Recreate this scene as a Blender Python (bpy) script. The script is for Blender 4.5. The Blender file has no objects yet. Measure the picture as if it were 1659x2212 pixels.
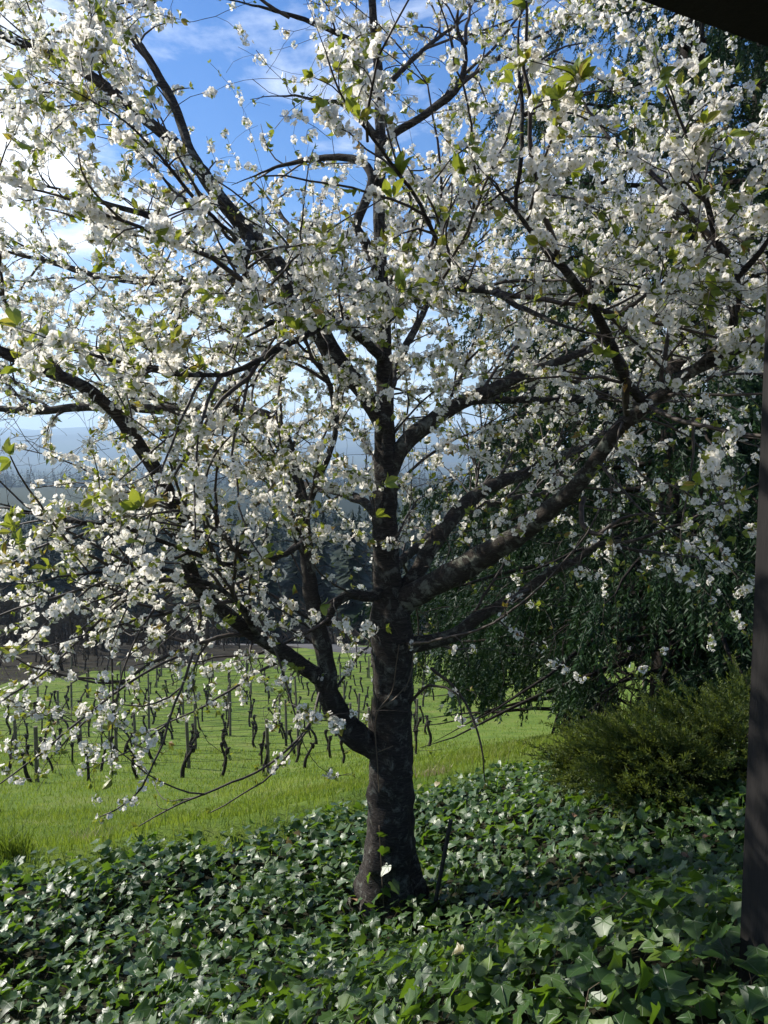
import bpy, math, random
import numpy as np
from mathutils import Vector, kdtree

R = math.radians
random.seed(7)
rng = np.random.default_rng(11)
scene = bpy.context.scene
COL = scene.collection

# ------------------------------------------------------------------ camera
CAM = np.array((0.0, 0.0, 2.0))
PITCH = R(4.6)
F = 1579.0                       # focal length in pixels of a 1659 x 2212 picture
cam_d = bpy.data.cameras.new('camera')
cam_d.sensor_fit = 'VERTICAL'; cam_d.sensor_height = 24.0
cam_d.lens = 24.0 * F / 2212.0
cam_d.clip_start = 0.05; cam_d.clip_end = 30000
cam = bpy.data.objects.new('camera', cam_d); COL.objects.link(cam)
cam.location = CAM; cam.rotation_euler = (R(90) - PITCH, 0, 0)
scene.camera = cam

# ------------------------------------------------------------------ sky, sun, exposure
SUN_EL = R(35.0)
SUN_AZ = np.array((-0.915, 0.4035))          # horizontal direction towards the sun
SUN_DIR = np.array((SUN_AZ[0]*math.cos(SUN_EL), SUN_AZ[1]*math.cos(SUN_EL), math.sin(SUN_EL)))
world = bpy.data.worlds.new('World'); scene.world = world; world.use_nodes = True
nt = world.node_tree; nt.nodes.clear()
def N(nt, typ, **kw):
    n = nt.nodes.new(typ)
    for k, v in kw.items():
        setattr(n, k, v)
    return n
def L(nt, a, b): nt.links.new(a, b)
sky = N(nt, 'ShaderNodeTexSky', sky_type='NISHITA', sun_disc=False)
sky.sun_elevation = SUN_EL
sky.sun_rotation = math.atan2(SUN_AZ[0], SUN_AZ[1])
sky.air_density = 1.15; sky.dust_density = 0.35; sky.ozone_density = 3.0; sky.altitude = 200
tc = N(nt, 'ShaderNodeTexCoord')
sep = N(nt, 'ShaderNodeSeparateXYZ'); L(nt, tc.outputs['Generated'], sep.inputs[0])
def wm(op, a, b=None, c=None):
    n = N(nt, 'ShaderNodeMath', operation=op)
    for i, v in enumerate((a, b, c)):
        if v is None: continue
        if isinstance(v, (int, float)): n.inputs[i].default_value = v
        else: L(nt, v, n.inputs[i])
    return n.outputs[0]
zc = wm('MAXIMUM', sep.outputs[2], 0.0)
zd = wm('ADD', zc, 0.12)
px = wm('DIVIDE', sep.outputs[0], zd); py = wm('DIVIDE', sep.outputs[1], zd)
cmb = N(nt, 'ShaderNodeCombineXYZ'); L(nt, px, cmb.inputs[0]); L(nt, wm('MULTIPLY', py, 1.25), cmb.inputs[1])
n1 = N(nt, 'ShaderNodeTexNoise'); n1.inputs['Scale'].default_value = 0.95; n1.inputs['Detail'].default_value = 9
n1.inputs['Roughness'].default_value = 0.60; n1.inputs['Distortion'].default_value = 0.35
mp = N(nt, 'ShaderNodeMapping'); mp.inputs['Location'].default_value = (-7.95, 4.12, 0.0); L(nt, cmb.outputs[0], mp.inputs[0])
L(nt, mp.outputs[0], n1.inputs['Vector'])
rmp = N(nt, 'ShaderNodeValToRGB'); rmp.color_ramp.elements[0].position = 0.51; rmp.color_ramp.elements[1].position = 0.66
L(nt, n1.outputs[0], rmp.inputs[0])
# thin low band of cloud all round the horizon
band = wm('SUBTRACT', 1.0, wm('MULTIPLY', zc, 3.2)); band = wm('MAXIMUM', band, 0.0)
n2 = N(nt, 'ShaderNodeTexNoise'); n2.inputs['Scale'].default_value = 2.2; n2.inputs['Detail'].default_value = 7
L(nt, cmb.outputs[0], n2.inputs['Vector'])
r2 = N(nt, 'ShaderNodeValToRGB'); r2.color_ramp.elements[0].position = 0.34; r2.color_ramp.elements[1].position = 0.62
L(nt, n2.outputs[0], r2.inputs[0])
low = wm('MULTIPLY', band, r2.outputs[0]); low = wm('MULTIPLY', low, 0.92)
mask = wm('MINIMUM', wm('MAXIMUM', rmp.outputs[0], low), 0.95)
mix = N(nt, 'ShaderNodeMixRGB'); mix.inputs[2].default_value = (11.5, 11.7, 12.0, 1)
hs = N(nt, 'ShaderNodeHueSaturation'); hs.inputs['Saturation'].default_value = 1.42; hs.inputs['Hue'].default_value = 0.513; L(nt, sky.outputs[0], hs.inputs['Color'])
L(nt, mask, mix.inputs[0]); L(nt, hs.outputs[0], mix.inputs[1])
bg = N(nt, 'ShaderNodeBackground'); bg.inputs['Strength'].default_value = 0.082
L(nt, mix.outputs[0], bg.inputs[0])
wo = N(nt, 'ShaderNodeOutputWorld'); L(nt, bg.outputs[0], wo.inputs[0])

sl = bpy.data.lights.new('sun', 'SUN'); sl.energy = 5.0; sl.angle = R(0.55); sl.color = (1.0, 0.95, 0.86)
so = bpy.data.objects.new('sun', sl); COL.objects.link(so)
so.rotation_euler = Vector(SUN_DIR).to_track_quat('Z', 'Y').to_euler()
so.location = (-20, 15, 25)
vs = scene.view_settings
vs.view_transform = 'Standard'; vs.look = 'None'; vs.exposure = 0.92; vs.gamma = 1.0; vs.use_curve_mapping = False

cy = scene.cycles
cy.max_bounces = 5; cy.diffuse_bounces = 3; cy.glossy_bounces = 2; cy.transmission_bounces = 4; cy.volume_bounces = 0; cy.transparent_max_bounces = 4
cy.caustics_reflective = False; cy.caustics_refractive = False

# ------------------------------------------------------------------ helpers
def P(dx, dy, Y):
    """pixel of the 1659 x 2212 picture at world depth Y"""
    u = (dx - 829.5) / F; v = (1106.0 - dy) / F
    c, s = math.cos(PITCH), math.sin(PITCH)
    d = np.array((u, c + v*s, -s + v*c))
    return CAM + d * (Y / d[1])
def proj(p):
    p = np.atleast_2d(p) - CAM
    c, s = math.cos(PITCH), math.sin(PITCH)
    f = p[:, 1]*c - p[:, 2]*s; up = p[:, 1]*s + p[:, 2]*c
    f = np.maximum(f, 1e-3)
    return 829.5 + F*p[:, 0]/f, 1106.0 - F*up/f, f

def mesh_np(name, V, faces, mats, midx=None, uv=None, rnd=None, smooth=False):
    """faces: list of int arrays (n,3) or (n,4)"""
    me = bpy.data.meshes.new(name)
    V = np.asarray(V, dtype=np.float32)
    faces = [np.asarray(f, dtype=np.int32) for f in faces if len(f)]
    nl = sum(f.size for f in faces); nf = sum(len(f) for f in faces)
    me.vertices.add(len(V)); me.vertices.foreach_set('co', V.ravel())
    me.loops.add(nl); me.polygons.add(nf)
    lv = np.concatenate([f.ravel() for f in faces])
    me.loops.foreach_set('vertex_index', lv)
    st = []; o = 0
    for f in faces:
        st.append(o + np.arange(len(f))*f.shape[1]); o += f.size
    me.polygons.foreach_set('loop_start', np.concatenate(st).astype(np.int32))
    if midx is not None: me.polygons.foreach_set('material_index', np.asarray(midx, dtype=np.int32))
    me.polygons.foreach_set('use_smooth', np.full(nf, smooth, dtype=bool))
    if uv is not None:
        ul = me.uv_layers.new(name='UVMap')
        ul.data.foreach_set('uv', np.asarray(uv, dtype=np.float32)[lv].ravel())
    if rnd is not None:
        at = me.attributes.new('rnd', 'FLOAT', 'POINT'); at.data.foreach_set('value', np.asarray(rnd, dtype=np.float32))
    for m in (mats if isinstance(mats, (list, tuple)) else [mats]): me.materials.append(m)
    me.update(calc_edges=True)
    return me
def obj(name, me, parent=None, **props):
    o = bpy.data.objects.new(name, me); COL.objects.link(o)
    if parent is not None: o.parent = parent
    for k, v in props.items(): o[k] = v
    return o
def thing(name, label, cat, loc=(0, 0, 0), group=None):
    o = bpy.data.objects.new(name, None); COL.objects.link(o)
    o.location = loc; o.empty_display_size = 0.1
    o['label'] = label; o['category'] = cat
    if group: o['group'] = group
    return o
def tag(o, label, cat, group=None):
    o['label'] = label; o['category'] = cat
    if group: o['group'] = group
    return o

def norm(a): return a / np.maximum(np.linalg.norm(a, axis=-1, keepdims=True), 1e-9)
def frames(xd, nrm):
    """rotation matrices (n,3,3) whose columns are x along xd, z near nrm"""
    x = norm(xd); y = norm(np.cross(nrm, x)); z = np.cross(x, y)
    return np.stack((x, y, z), axis=-1)
def zframes(zd, roll):
    z = norm(zd)
    ref = np.where(np.abs(z[:, 2:3]) > 0.95, np.array([[1.0, 0, 0]]), np.array([[0, 0, 1.0]]))
    x = norm(np.cross(ref, z)); y = np.cross(z, x)
    c, s = np.cos(roll)[:, None], np.sin(roll)[:, None]
    return np.stack((x*c + y*s, y*c - x*s, z), axis=-1)
def bake(T, Rm, pos, scl, rnd=None):
    """bake template T (dict V, F, M, uv, r) at n placements"""
    n = len(pos); k = len(T['V'])
    V = np.einsum('nij,kj->nki', Rm, T['V']) * scl[:, None, None] + pos[:, None, :]
    out = {'V': V.reshape(-1, 3)}
    off = (np.arange(n)*k)[:, None, None]
    out['F'] = (T['F'][None] + off).reshape(-1, 3)
    out['M'] = np.tile(T['M'], n)
    out['uv'] = np.tile(T['uv'], (n, 1))
    r = np.tile(T['r'], n)
    if rnd is not None: r = (r + np.repeat(rnd, k)) % 1.0
    out['r'] = r
    return out
def join(parts):
    o = 0; V = []; Fs = []; M = []; uv = []; r = []
    for p in parts:
        V.append(p['V']); Fs.append(p['F'] + o); M.append(p['M']); uv.append(p['uv']); r.append(p['r']); o += len(p['V'])
    return {'V': np.concatenate(V), 'F': np.concatenate(Fs), 'M': np.concatenate(M), 'uv': np.concatenate(uv), 'r': np.concatenate(r)}
def tmesh(name, T, mats, smooth=False):
    return mesh_np(name, T['V'], [T['F']], mats, T['M'], T['uv'], T['r'], smooth)
def tpl(V, Fa, m=0, uv=None, r=None):
    V = np.asarray(V, float); Fa = np.asarray(Fa, int)
    return {'V': V, 'F': Fa, 'M': np.full(len(Fa), m), 'uv': V[:, :2].copy() if uv is None else np.asarray(uv, float),
            'r': np.zeros(len(V)) if r is None else np.asarray(r, float)}

def tube(pts, rad, sides=6, rough=0.0, seed=0, cap=True, flare=None):
    """returns V, quads, uv for a swept tube"""
    pts = np.asarray(pts, float); n = len(pts); rad = np.asarray(rad, float)
    t = np.gradient(pts, axis=0); t = norm(t)
    ref = np.array((0.3, 1.0, 0.1)) if abs(t[0, 1]) < 0.8 else np.array((1.0, 0.1, 0.2))
    u = np.cross(t[0], ref); u /= np.linalg.norm(u)
    U = np.empty((n, 3))
    for i in range(n):
        u = u - t[i]*np.dot(u, t[i]); u /= max(np.linalg.norm(u), 1e-9); U[i] = u
    W = np.cross(t, U)
    a = np.arange(sides)/sides*2*math.pi
    rr = np.repeat(rad[:, None], sides, 1)
    if rough > 0:
        g = np.random.default_rng(seed)
        q = g.normal(0, 1, (n, sides)); q = (q + np.roll(q, 1, 1) + np.roll(q, -1, 1))/2.2
        q[1:-1] = (q[1:-1] + q[:-2] + q[2:])/2.0
        rr = rr*(1 + rough*q)
    if flare is not None: rr = rr*flare(np.arange(n), a)
    V = pts[:, None, :] + rr[:, :, None]*(np.cos(a)[None, :, None]*U[:, None, :] + np.sin(a)[None, :, None]*W[:, None, :])
    V = V.reshape(-1, 3)
    i = np.arange(n-1)[:, None]*sides; j = np.arange(sides)[None, :]; j2 = (j+1) % sides
    Q = np.stack((i+j, i+j2, i+sides+j2, i+sides+j), -1).reshape(-1, 4)
    s = np.concatenate(([0], np.cumsum(np.linalg.norm(np.diff(pts, axis=0), axis=1))))
    uv = np.stack((np.tile(np.arange(sides)/sides, n), np.repeat(s, sides)), -1)
    Fq = [Q]
    if cap:
        V = np.vstack((V, pts[-1] + t[-1]*rad[-1]*0.6)); uv = np.vstack((uv, [[0, s[-1]]]))
        b = (n-1)*sides; k = len(V)-1
        Fq.append(np.stack((b+np.arange(sides), b+(np.arange(sides)+1) % sides, np.full(sides, k)), -1))
    return V, Fq, uv
class Tubes:
    def __init__(s): s.V = []; s.Q = []; s.T = []; s.uv = []; s.o = 0
    def add(s, pts, rad, sides=5, **kw):
        V, Fq, uv = tube(pts, rad, sides, **kw)
        s.V.append(V); s.uv.append(uv); s.Q.append(Fq[0] + s.o)
        if len(Fq) > 1: s.T.append(Fq[1] + s.o)
        s.o += len(V)
    def mesh(s, name, mat, smooth=True):
        fs = [np.concatenate(s.Q)] + ([np.concatenate(s.T)] if s.T else [])
        return mesh_np(name, np.concatenate(s.V), fs, mat, None, np.concatenate(s.uv), None, smooth)
def catmull(pts, step):
    """pts rows may carry extra columns (radius); returns resampled rows"""
    p = np.asarray(pts, float)
    if len(p) == 2: p = np.vstack((p[0], (p[0]+p[1])/2, p[1]))
    e = np.vstack((2*p[0]-p[1], p, 2*p[-1]-p[-2])); out = []
    for i in range(1, len(e)-2):
        L_ = np.linalg.norm(e[i+1, :3]-e[i, :3]); k = max(2, int(L_/step))
        t = np.linspace(0, 1, k, endpoint=False)[:, None]
        a, b, c, d = e[i-1], e[i], e[i+1], e[i+2]
        out.append(0.5*((2*b) + (c-a)*t + (2*a-5*b+4*c-d)*t**2 + (3*b-a-3*c+d)*t**3))
    out.append(p[-1:])
    return np.vstack(out)
def box(name, mat, parent, c, size, rz=0, bev=0.004, rx=0, **props):
    import bmesh
    bm = bmesh.new(); bmesh.ops.create_cube(bm, size=1.0)
    for v in bm.verts: v.co = Vector((v.co.x*size[0], v.co.y*size[1], v.co.z*size[2]))
    if bev: bmesh.ops.bevel(bm, geom=bm.edges[:], offset=bev, segments=2, affect='EDGES')
    me = bpy.data.meshes.new(name); bm.to_mesh(me); bm.free(); me.materials.append(mat)
    o = obj(name, me, parent, **props); o.location = c; o.rotation_euler = (rx, 0, rz)
    return o

# ------------------------------------------------------------------ materials
def mat_new(name):
    m = bpy.data.materials.new(name); m.use_nodes = True; m.node_tree.nodes.clear()
    return m, m.node_tree
def ramp(nt, fac, stops):
    r = N(nt, 'ShaderNodeValToRGB'); e = r.color_ramp.elements
    while len(e) < len(stops): e.new(0.5)
    for i, (p, c) in enumerate(stops):
        e[i].position = p; e[i].color = (*c, 1) if len(c) == 3 else c
    L(nt, fac, r.inputs[0]); return r.outputs[0]
def noise(nt, vec, scale, detail=4, rough=0.55, dist=0.0):
    n = N(nt, 'ShaderNodeTexNoise'); n.inputs['Scale'].default_value = scale; n.inputs['Detail'].default_value = detail
    n.inputs['Roughness'].default_value = rough; n.inputs['Distortion'].default_value = dist
    if vec is not None: L(nt, vec, n.inputs['Vector'])
    return n.outputs[0]
def math_(nt, op, a, b=None, c=None, clamp=False):
    n = N(nt, 'ShaderNodeMath', operation=op); n.use_clamp = clamp
    for i, v in enumerate((a, b, c)):
        if v is None: continue
        if isinstance(v, (int, float)): n.inputs[i].default_value = v
        else: L(nt, v, n.inputs[i])
    return n.outputs[0]
def mixc(nt, f, a, b):
    n = N(nt, 'ShaderNodeMixRGB')
    for i, v in ((0, f), (1, a), (2, b)):
        if isinstance(v, (int, float)): n.inputs[i].default_value = v
        elif isinstance(v, tuple): n.inputs[i].default_value = (*v, 1)
        else: L(nt, v, n.inputs[i])
    return n.outputs[0]
def out(nt, sh):
    o = N(nt, 'ShaderNodeOutputMaterial'); L(nt, sh, o.inputs['Surface'])
def pbsdf(nt, col, rough=0.6, spec=0.3, nrm=None):
    b = N(nt, 'ShaderNodeBsdfPrincipled')
    if isinstance(col, tuple): b.inputs['Base Color'].default_value = (*col, 1)
    else: L(nt, col, b.inputs['Base Color'])
    if isinstance(rough, (int, float)): b.inputs['Roughness'].default_value = rough
    else: L(nt, rough, b.inputs['Roughness'])
    b.inputs['Specular IOR Level'].default_value = spec
    if nrm is not None: L(nt, nrm, b.inputs['Normal'])
    return b.outputs[0]
def bump(nt, h, strength=0.5, dist=0.01):
    b = N(nt, 'ShaderNodeBump'); b.inputs['Strength'].default_value = strength; b.inputs['Distance'].default_value = dist
    L(nt, h, b.inputs['Height']); return b.outputs[0]
def leafy(nt, sh, col, fac):
    t = N(nt, 'ShaderNodeBsdfTranslucent')
    if isinstance(col, tuple): t.inputs[0].default_value = (*col, 1)
    else: L(nt, col, t.inputs[0])
    m = N(nt, 'ShaderNodeMixShader'); m.inputs[0].default_value = fac
    L(nt, sh, m.inputs[1]); L(nt, t.outputs[0], m.inputs[2]); return m.outputs[0]
def attr(nt, name='rnd'):
    a = N(nt, 'ShaderNodeAttribute'); a.attribute_name = name; return a.outputs['Fac']
def objcoord(nt): return N(nt, 'ShaderNodeTexCoord').outputs['Object']

def foliage_mat(name, stops, tcol, tfac, rough=0.5, spec=0.3):
    m, nt = mat_new(name); c = ramp(nt, attr(nt), stops)
    out(nt, leafy(nt, pbsdf(nt, c, rough, spec), mixc(nt, 0.5, c, tcol), tfac)); return m

M = {}
# petals
m, nt = mat_new('petal_white'); a = attr(nt)
c = ramp(nt, a, [(0, (0.82, 0.79, 0.71)), (0.5, (0.88, 0.85, 0.79)), (1, (0.87, 0.82, 0.75))])
d = N(nt, 'ShaderNodeBsdfDiffuse'); L(nt, c, d.inputs[0])
out(nt, leafy(nt, d.outputs[0], c, 0.50)); M['petal'] = m
M['centre'] = foliage_mat('blossom_centre', [(0, (0.42, 0.36, 0.10)), (1, (0.34, 0.36, 0.12))], (0.5, 0.5, 0.1), 0.3)
M['young'] = foliage_mat('young_cherry_leaf', [(0, (0.12, 0.18, 0.025)), (0.5, (0.17, 0.23, 0.035)), (0.80, (0.22, 0.24, 0.045)), (0.90, (0.26, 0.18, 0.05)), (1, (0.27, 0.12, 0.04))], (0.42, 0.45, 0.03), 0.42, 0.42, 0.4)
M['pedicel'] = foliage_mat('green_pedicel', [(0, (0.13, 0.17, 0.04)), (1, (0.20, 0.19, 0.06))], (0.3, 0.3, 0.05), 0.2)
# bark
def bark(name, dark, mid, lich, lf, ring=40.0, bstr=0.9):
    m, nt = mat_new(name); oc = objcoord(nt)
    mpp = N(nt, 'ShaderNodeMapping'); mpp.inputs['Scale'].default_value = (0.8, 0.8, 6.0); L(nt, oc, mpp.inputs[0])
    big = noise(nt, oc, 9, 6, 0.65, 0.4); fine = noise(nt, mpp.outputs[0], ring, 6, 0.7, 0.6)
    c = ramp(nt, fine, [(0.3, dark), (0.55, mid), (0.72, tuple(x*2.6 for x in mid))])
    lm = ramp(nt, noise(nt, oc, 16, 8, 0.72, 0.8), [(0.50 + 0.08*(1-lf), (0, 0, 0)), (0.60 + 0.08*(1-lf), (1, 1, 1))])
    lm = math_(nt, 'MULTIPLY', lm, ramp(nt, big, [(0.40, (0, 0, 0)), (0.58, (lf, lf, lf))]))
    c = mixc(nt, lm, c, ramp(nt, noise(nt, oc, 70, 3), [(0.3, tuple(x*0.6 for x in lich)), (0.7, lich)]))
    h = math_(nt, 'ADD', math_(nt, 'MULTIPLY', fine, 0.7), math_(nt, 'ADD', math_(nt, 'MULTIPLY', lm, 0.35), math_(nt, 'MULTIPLY', big, 0.6)))
    out(nt, pbsdf(nt, c, 0.9, 0.15, bump(nt, h, bstr, 0.02))); return m
M['bark'] = bark('cherry_bark', (0.007, 0.006, 0.0055), (0.046, 0.039, 0.034), (0.28, 0.28, 0.24), 0.85, 30, 1.0)
M['limb'] = bark('lichened_cherry_limb', (0.014, 0.012, 0.010), (0.055, 0.046, 0.039), (0.30, 0.31, 0.25), 1.0, 60)
m, nt = mat_new('cherry_twig'); c = ramp(nt, noise(nt, objcoord(nt), 40, 4), [(0.35, (0.022, 0.016, 0.013)), (0.65, (0.065, 0.050, 0.040))])
out(nt, pbsdf(nt, c, 0.6, 0.3)); M['twig'] = m
M['cbark'] = bark('conifer_bark', (0.008, 0.007, 0.006), (0.026, 0.021, 0.018), (0.07, 0.075, 0.06), 0.3)
M['vinebark'] = bark('vine_bark', (0.010, 0.008, 0.006), (0.035, 0.028, 0.022), (0.10, 0.10, 0.08), 0.2, 30)
# ivy leaf with pale veins
m, nt = mat_new('ivy_leaf'); uvn = N(nt, 'ShaderNodeUVMap'); sx = N(nt, 'ShaderNodeSeparateXYZ'); L(nt, uvn.outputs[0], sx.inputs[0])
X, Yv = sx.outputs[0], math_(nt, 'ABSOLUTE', sx.outputs[1])
ang = math_(nt, 'ARCTAN2', Yv, X); rad = math_(nt, 'SQRT', math_(nt, 'ADD', math_(nt, 'MULTIPLY', X, X), math_(nt, 'MULTIPLY', Yv, Yv)))
dmin = Yv
for a0 in (0.98, 1.85):
    dmin = math_(nt, 'MINIMUM', dmin, math_(nt, 'MULTIPLY', rad, math_(nt, 'ABSOLUTE', math_(nt, 'SINE', math_(nt, 'SUBTRACT', ang, a0)))))
vein = math_(nt, 'SUBTRACT', 1.0, math_(nt, 'DIVIDE', dmin, 0.024), clamp=True)
base = ramp(nt, attr(nt), [(0, (0.014, 0.042, 0.006)), (0.45, (0.034, 0.084, 0.009)), (0.8, (0.072, 0.132, 0.013)), (0.95, (0.130, 0.195, 0.020)), (0.985, (0.20, 0.22, 0.04)), (1, (0.26, 0.15, 0.05))])
base = mixc(nt, math_(nt, 'MULTIPLY', noise(nt, objcoord(nt), 55, 4), 0.35), base, (0.03, 0.06, 0.03))
c = mixc(nt, math_(nt, 'MULTIPLY', vein, 0.42), base, (0.15, 0.20, 0.10))
sh = pbsdf(nt, c, ramp(nt, noise(nt, objcoord(nt), 90, 2), [(0.3, (0.38,)*3), (0.7, (0.48,)*3)]), 0.62, bump(nt, math_(nt, 'MULTIPLY', vein, -1.0), 0.35, 0.004))
out(nt, leafy(nt, sh, mixc(nt, 0.6, base, (0.24, 0.42, 0.02)), 0.33)); M['ivy'] = m
m, nt = mat_new('dead_leaf'); c = ramp(nt, noise(nt, objcoord(nt), 25, 4), [(0.3, (0.20, 0.10, 0.05)), (0.7, (0.42, 0.26, 0.15))])
out(nt, leafy(nt, pbsdf(nt, c, 0.7, 0.2), c, 0.25)); M['dead'] = m
M['ivystem'] = foliage_mat('ivy_stem', [(0, (0.12, 0.09, 0.06)), (1, (0.25, 0.19, 0.12))], (0.2, 0.2, 0.1), 0.05)
M['grass'] = foliage_mat('grass_blade', [(0, (0.045, 0.090, 0.012)), (0.4, (0.105, 0.165, 0.020)), (0.85, (0.185, 0.225, 0.038)), (0.95, (0.22, 0.22, 0.06)), (1, (0.34, 0.29, 0.16))], (0.30, 0.40, 0.03), 0.42, 0.5, 0.3)
M['drygrass'] = foliage_mat('dry_grass', [(0, (0.26, 0.21, 0.12)), (1, (0.42, 0.36, 0.22))], (0.4, 0.35, 0.2), 0.3)
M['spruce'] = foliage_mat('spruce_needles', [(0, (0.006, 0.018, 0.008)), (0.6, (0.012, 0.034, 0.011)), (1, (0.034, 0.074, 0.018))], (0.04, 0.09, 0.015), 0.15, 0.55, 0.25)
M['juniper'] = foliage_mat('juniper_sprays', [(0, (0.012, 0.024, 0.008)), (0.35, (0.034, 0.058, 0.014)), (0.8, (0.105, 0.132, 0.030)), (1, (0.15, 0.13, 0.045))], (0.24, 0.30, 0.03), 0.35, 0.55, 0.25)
M['fir'] = foliage_mat('valley_fir', [(0, (0.006, 0.014, 0.009)), (1, (0.018, 0.032, 0.016))], (0.02, 0.04, 0.01), 0.12, 0.7, 0.15)
M['bare'] = foliage_mat('bare_twigs', [(0, (0.045, 0.036, 0.030)), (0.8, (0.095, 0.075, 0.058)), (1, (0.13, 0.12, 0.06))], (0.1, 0.09, 0.06), 0.1, 0.8, 0.1)
# ground
m, nt = mat_new('meadow_ground'); oc = objcoord(nt)
g1 = ramp(nt, noise(nt, oc, 0.9, 8, 0.65), [(0.28, (0.055, 0.105, 0.015)), (0.5, (0.115, 0.175, 0.024)), (0.72, (0.180, 0.200, 0.055))])
g2 = mixc(nt, math_(nt, 'MULTIPLY', ramp(nt, noise(nt, oc, 14, 6, 0.7), [(0.45, (0, 0, 0)), (0.7, (1, 1, 1))]), 0.45), g1, (0.10, 0.12, 0.035))
out(nt, pbsdf(nt, g2, 0.9, 0.1, bump(nt, noise(nt, oc, 22, 6, 0.7), 0.8, 0.06))); M['meadow'] = m
m, nt = mat_new('leaf_litter_soil'); oc = objcoord(nt)
out(nt, pbsdf(nt, ramp(nt, noise(nt, oc, 18, 8, 0.7), [(0.3, (0.010, 0.011, 0.006)), (0.7, (0.028, 0.026, 0.015))]), 0.95, 0.1, bump(nt, noise(nt, oc, 30, 5), 0.7, 0.03))); M['soil'] = m
m, nt = mat_new('valley_land'); oc = objcoord(nt)
mpp = N(nt, 'ShaderNodeMapping'); mpp.inputs['Scale'].default_value = (1, 0.45, 0.0); L(nt, oc, mpp.inputs[0])
vv = N(nt, 'ShaderNodeTexVoronoi'); vv.inputs['Scale'].default_value = 0.0032; L(nt, mpp.outputs[0], vv.inputs['Vector'])
sv = N(nt, 'ShaderNodeSeparateColor'); L(nt, vv.outputs['Color'], sv.inputs[0])
c = ramp(nt, sv.outputs[0], [(0, (0.012, 0.020, 0.012)), (0.40, (0.014, 0.022, 0.012)), (0.48, (0.040, 0.062, 0.022)), (0.72, (0.055, 0.046, 0.032)), (0.9, (0.055, 0.085, 0.026)), (1, (0.06, 0.05, 0.033))])
c = mixc(nt, math_(nt, 'MULTIPLY', noise(nt, oc, 0.02, 5), 0.5), c, (0.026, 0.027, 0.018))
out(nt, pbsdf(nt, c, 0.95, 0.05)); M['valley'] = m
m, nt = mat_new('gravel'); oc = objcoord(nt)
out(nt, pbsdf(nt, ramp(nt, noise(nt, oc, 30, 6, 0.75), [(0.3, (0.06, 0.06, 0.06)), (0.7, (0.13, 0.125, 0.12))]), 0.95, 0.1, bump(nt, noise(nt, oc, 60, 4), 0.6, 0.02))); M['gravel'] = m
def woodmat(name, a, b, rough=0.75, sc=(12, 12, 1.2)):
    m, nt = mat_new(name); mpp = N(nt, 'ShaderNodeMapping'); mpp.inputs['Scale'].default_value = sc; L(nt, objcoord(nt), mpp.inputs[0])
    n_ = noise(nt, mpp.outputs[0], 6, 6, 0.65, 0.8)
    out(nt, pbsdf(nt, ramp(nt, n_, [(0.3, a), (0.7, b)]), rough, 0.3, bump(nt, n_, 0.35, 0.004))); return m
M['porchwood'] = woodmat('dark_stained_wood', (0.007, 0.006, 0.0055), (0.016, 0.0135, 0.0125), 0.8)
M['post'] = woodmat('weathered_post_wood', (0.075, 0.060, 0.045), (0.19, 0.16, 0.125))
M['stake'] = woodmat('old_dark_stake', (0.016, 0.015, 0.014), (0.05, 0.046, 0.042))
M['white'] = woodmat('white_painted_wood', (0.55, 0.55, 0.53), (0.75, 0.75, 0.73))
m, nt = mat_new('galvanised_wire'); out(nt, pbsdf(nt, (0.16, 0.16, 0.16), 0.5, 0.4)); M['wire'] = m
m, nt = mat_new('black_hose'); out(nt, pbsdf(nt, (0.02, 0.02, 0.02), 0.5, 0.4)); M['hose'] = m

# ------------------------------------------------------------------ terrain
PT = np.array([-60, -6, 0, 3, 4, 5.3, 6, 8, 12, 19, 24, 30, 40, 50, 60, 90, 150, 300, 600, 1100, 1300, 2500, 4500, 8500, 10500, 14000], float)
PZ = 2.0 - np.array([0.4, 1.6, 2.2, 2.5, 2.55, 2.70, 2.95, 3.75, 5.4, 8.2, 9.9, 11.6, 13.6, 14.9, 16, 24, 36, 50, 51, 52, 66, 92, 60, -300, -330, -200], float)
_fine = np.concatenate((np.arange(-60, 100, 0.25), np.geomspace(100, 14000, 500)))
_fz = np.interp(_fine, PT, PZ)
_k = np.ones(9)/9; _sm = np.convolve(np.pad(_fz[:640], 4, 'edge'), _k, 'valid'); _fz[:630] = _sm[:630]
CP = np.array([  # x, y, height of the ivy top below the eye
 (0.6, 1.65, 1.17), (0.63, 2.1, 1.36), (1.05, 1.9, 1.22), (-0.22, 2.1, 1.70), (-0.7, 2.3, 1.95), (-1.4, 2.8, 2.25), (-2.3, 3.2, 2.35),
 (0, 4, 2.52), (-1.0, 3.6, 2.42), (1.56, 3.4, 1.97), (0.75, 3.1, 2.03), (0.35, 3.2, 2.22), (1.33, 4.3, 2.14), (2.2, 4.6, 2.12), (2.4, 3.2, 1.75), (1.96, 7.0, 2.80),
 (-2.35, 4.3, 2.50), (-1.0, 4.8, 2.57), (-0.17, 5.4, 2.63), (1.23, 6.3, 2.72), (0.6, 5.0, 2.53), (3.6, 6.4, 2.45), (3.5, 4.2, 1.9),
 (1.4, 0.8, 1.0), (0, 1.0, 1.25), (-1.2, 1.4, 1.9), (-3.2, 2.2, 2.4), (2.6, 1.6, 1.2), (0, -1.5, 0.7), (-3, 0, 2.0), (3, -1, 0.7)])
def _tps(r): r = np.maximum(r, 1e-9); return r*r*np.log(r)
_n = len(CP); _A = np.zeros((_n+3, _n+3))
_A[:_n, :_n] = _tps(np.linalg.norm(CP[:, None, :2]-CP[None, :, :2], axis=2)) + np.eye(_n)*0.02
_A[:_n, _n:] = np.hstack((np.ones((_n, 1)), CP[:, :2])); _A[_n:, :_n] = _A[:_n, _n:].T
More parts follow.
